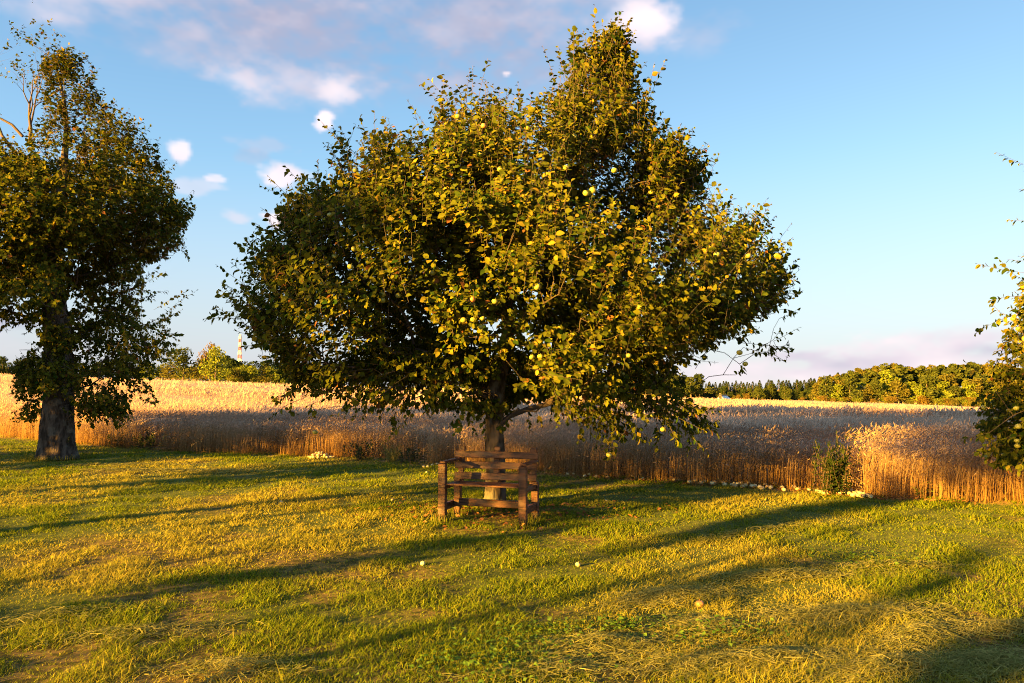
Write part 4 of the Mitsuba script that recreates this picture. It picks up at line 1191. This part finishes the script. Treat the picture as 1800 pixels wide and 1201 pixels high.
# the nearer block of tall trees at the right
tops = ([1425, 1440, 1460, 1475, 1500, 1540, 1570, 1590, 1620, 1640, 1660, 1690, 1720, 1800, 1900], [668, 664, 662, 655, 645, 640, 636, 640, 641, 636, 640, 633, 632, 640, 640])
for k in range(40):
    px = 1436 + k * 10.5 + rngf.normal(0, 3)
    if 1460 < px < 1470:
        continue
    plant_far('pine_tree', 'pine', ['mid', 'gold', 'mid'][k % 3], px, np.interp(px, *tops) - 5 + abs(rngf.normal(0, 5)), 710, 225 + rngf.uniform(-6, 14), 'tall TONE tree in the block of wood at the right', 'tree', 'tall TONE trees of the right wood', 1.25)
for k in range(26):
    px = 1440 + k * 15 + rngf.normal(0, 4)
    if 1458 < px < 1472:
        continue
    plant_far('wood_tree', 'broad', ['gold', 'mid', 'green'][k % 3], px, 668 + rngf.normal(0, 7), 710, 212 + rngf.uniform(-4, 4), 'lower rounded TONE tree along the front of the right wood', 'tree', 'lower TONE trees of the right wood', 1.3)
for k in range(34):
    px = 1280 + k * 14 + rngf.normal(0, 5)
    plant_far('shrub', 'shrub', ['rust', 'gold', 'green'][k % 3], px, 699 + rngf.normal(0, 2.5), 711, (290 if px < 1430 else 205) + rngf.uniform(-3, 3), 'small TONE bush at the foot of the right wood', 'bush', 'TONE bushes along the right wood', 1.5)
plant_far('pale_tree', 'broad', 'green', 1558, 648, 710, 214, 'pale half bare tree in front of the right wood', 'tree', None, 1.1)
plant_far('golden_bush', 'shrub', 'rust', 1312, 692, 707, 280, 'golden bush just right of the little barn', 'bush', None, 1.3)
plant_far('golden_bush', 'shrub', 'rust', 1297, 694, 707, 282, 'smaller golden bush between the barn and the larger one', 'bush', None, 1.2)

# the orchard and hedge at the left
for px, top, Y, wide, tone, lab in ((322, 612, 108, 0.95, 'mid', 'round orchard tree at the far left edge of the grain, nearer the old tree'), (378, 612, 104, 0.85, 'green', 'hanging-branched orchard tree at the far field edge beside the round one'), (345, 640, 112, 0.9, 'gold', 'small yellow orchard tree between the two larger ones'),
                                    (368, 605, 118, 0.5, 'rust', 'tall reddish topped tree standing behind the orchard')):
    plant_far('orchard_tree', 'fruit', tone, px, top, 672, Y, lab, 'tree', None, wide)
for k, (px, top) in enumerate(((395, 622), (407, 628), (418, 634), (430, 636), (444, 634), (458, 636), (472, 632), (490, 636), (508, 634), (530, 636), (552, 638), (575, 640), (600, 640), (630, 640), (660, 642), (700, 644), (740, 646))):
    plant_far('background_tree', 'broad', 'dark', px, top, 672, 165 + rngf.uniform(-8, 8), 'dark tree behind the green hedge at the far left', 'tree', 'dark trees behind the hedge', 1.3)
for k in range(34):
    px = 248 + k * 9.5 + rngf.normal(0, 3)
    plant_far('hedge_bush', 'shrub', ['green', 'green', 'gold'][k % 3], px, (642 if px < 300 else 646) + rngf.normal(0, 4), 672, 128 + rngf.uniform(-4, 4), 'TONE bush of the hedge behind the far orchard', 'bush', 'TONE hedge bushes', 1.1)
for k in range(40):
    px = -110 + k * 9 + rngf.normal(0, 3)
    plant_far('background_tree', 'broad' if k % 3 else 'spruce', 'dark', px, 636 + rngf.normal(0, 4), 660, 310 + rngf.uniform(-20, 20), 'dark tree of the distant wood at the far left horizon', 'tree', 'distant wood at the left', 1.3)
for k in range(60):
    px = 760 + k * 8 + rngf.normal(0, 3)
    plant_far('background_tree', 'broad', ['dark', 'mid'][k % 2], px, 660 + rngf.normal(0, 4), 690, 300 + rngf.uniform(-20, 20), 'TONE tree of the distant wood behind the central tree', 'tree', 'TONE trees of the distant wood behind the central tree', 1.3)

# ----------------------------------------------------------------- barn and lattice mast
scene['mat_white_wall'] = {'type': 'twosided', 'bsdf': {'type': 'diffuse', 'reflectance': {'type': 'rgb', 'value': [0.78, 0.74, 0.66]}}}
scene['mat_roof'] = {'type': 'twosided', 'bsdf': {'type': 'principled', 'base_color': {'type': 'rgb', 'value': [0.16, 0.10, 0.08]}, 'roughness': 0.6}}
scene['mat_panel'] = {'type': 'twosided', 'bsdf': {'type': 'principled', 'base_color': {'type': 'rgb', 'value': [0.05, 0.09, 0.20]}, 'roughness': 0.15}}
scene['mat_red'] = {'type': 'twosided', 'bsdf': {'type': 'diffuse', 'reflectance': {'type': 'rgb', 'value': [0.42, 0.15, 0.11]}}}
scene['mat_dark'] = {'type': 'twosided', 'bsdf': {'type': 'diffuse', 'reflectance': {'type': 'rgb', 'value': [0.05, 0.05, 0.05]}}}
barn = thing('barn', 'little white gabled barn with blue roof panels before the far wood', 'barn')
BY = 250.0
bc = at(1266, HOR, BY)
top_b = at(1266, 695.5, BY)[2]
gz = float(ground_z(bc[0], BY))
bw, bl, eave = 2.6, 9.0, top_b - 2.2
M = rot('z', -28)


def place(v):
    return np.asarray(v, float) @ M.T + [bc[0], BY, 0]


gab = [[-bw, 0, gz], [bw, 0, gz], [bw, 0, eave], [0, 0, top_b], [-bw, 0, eave]]
v = np.array(gab + [[x_, bl, z_] for x_, _, z_ in gab])
f = np.array([[0, 1, 2], [0, 2, 4], [4, 2, 3], [5, 7, 6], [5, 9, 7], [9, 8, 7], [0, 6, 1], [0, 5, 6], [1, 6, 7], [1, 7, 2], [0, 4, 9], [0, 9, 5], [2, 7, 8], [2, 8, 3], [4, 3, 8], [4, 8, 9]])
obj(barn + '__wall', (place(v), f), 'mat_white_wall')
sl = math.hypot(bw, top_b - eave)
an = math.degrees(math.atan2(top_b - eave, bw))
for s in (-1, 1):
    vb, fb = box(sl + 0.5, bl + 0.6, 0.10, 0.01)
    vb = (vb + [0, 0, 0.06]) @ rot('y', s * an).T + [s * bw / 2 * 1.03, bl / 2, (top_b + eave) / 2 - 0.02]
    rf = obj(barn + '__roof', (place(vb), fb), 'mat_roof')
    if s > 0:
        for k in range(5):
            vb, fb = box(sl * 0.75, 1.35, 0.05, 0.01)
            vb = (vb + [0, 0, 0.145]) @ rot('y', s * an).T + [s * bw / 2, 1.0 + k * 1.7, (top_b + eave) / 2]
            obj(rf + '__solar_panel', (place(vb), fb), 'mat_panel')
vb, fb = box(0.5, 0.5, 1.3, 0.02)
obj(barn + '__chimney', (place(vb + [-0.75, 3.0, top_b + 0.1]), fb), 'mat_red')
vb, fb = box(1.0, 0.06, 2.0, 0.01)
obj(barn + '__door', (place(vb + [0, -0.04, gz + 1.0]), fb), 'mat_dark')

mast = thing('lattice_mast', 'red and white lattice mast above the trees at the far left', 'mast')
TY = 380.0
tc = at(420, HOR, TY)
tz0, tz1 = float(ground_z(tc[0], TY)), at(420, 588, TY)[2]
nb = 12
for k in range(nb):
    za, zb = tz0 + (tz1 - tz0) * k / nb, tz0 + (tz1 - tz0) * (k + 1) / nb
    wa, wb = 1.15 * (1 - 0.7 * k / nb), 1.15 * (1 - 0.7 * (k + 1) / nb)
    A, Bq = [], []
    cor = np.array([[-1, -1], [1, -1], [1, 1], [-1, 1]])
    for i in range(4):
        j = (i + 1) % 4
        a0, b0 = np.append(cor[i] * wa, za), np.append(cor[i] * wb, zb)
        a1, b1 = np.append(cor[j] * wa, za), np.append(cor[j] * wb, zb)
        A += [a0, a0, a1, b0]; Bq += [b0, b1, b0, b1]
    off = np.array([tc[0], TY, 0])
    rr = np.tile([0.13, 0.06, 0.06, 0.06], 4)
    obj(mast + '__section', tubes(np.array(A) + off, np.array(Bq) + off, rr, rr, 5), 'mat_red' if k % 2 == 0 else 'mat_white_wall')
for k, zz in enumerate((0.93, 0.8)):
    vb, fb = box(1.5, 1.5, 1.4, 0.1)
    obj(mast + '__antenna', (vb + [tc[0], TY, tz0 + (tz1 - tz0) * zz], fb), 'mat_white_wall')
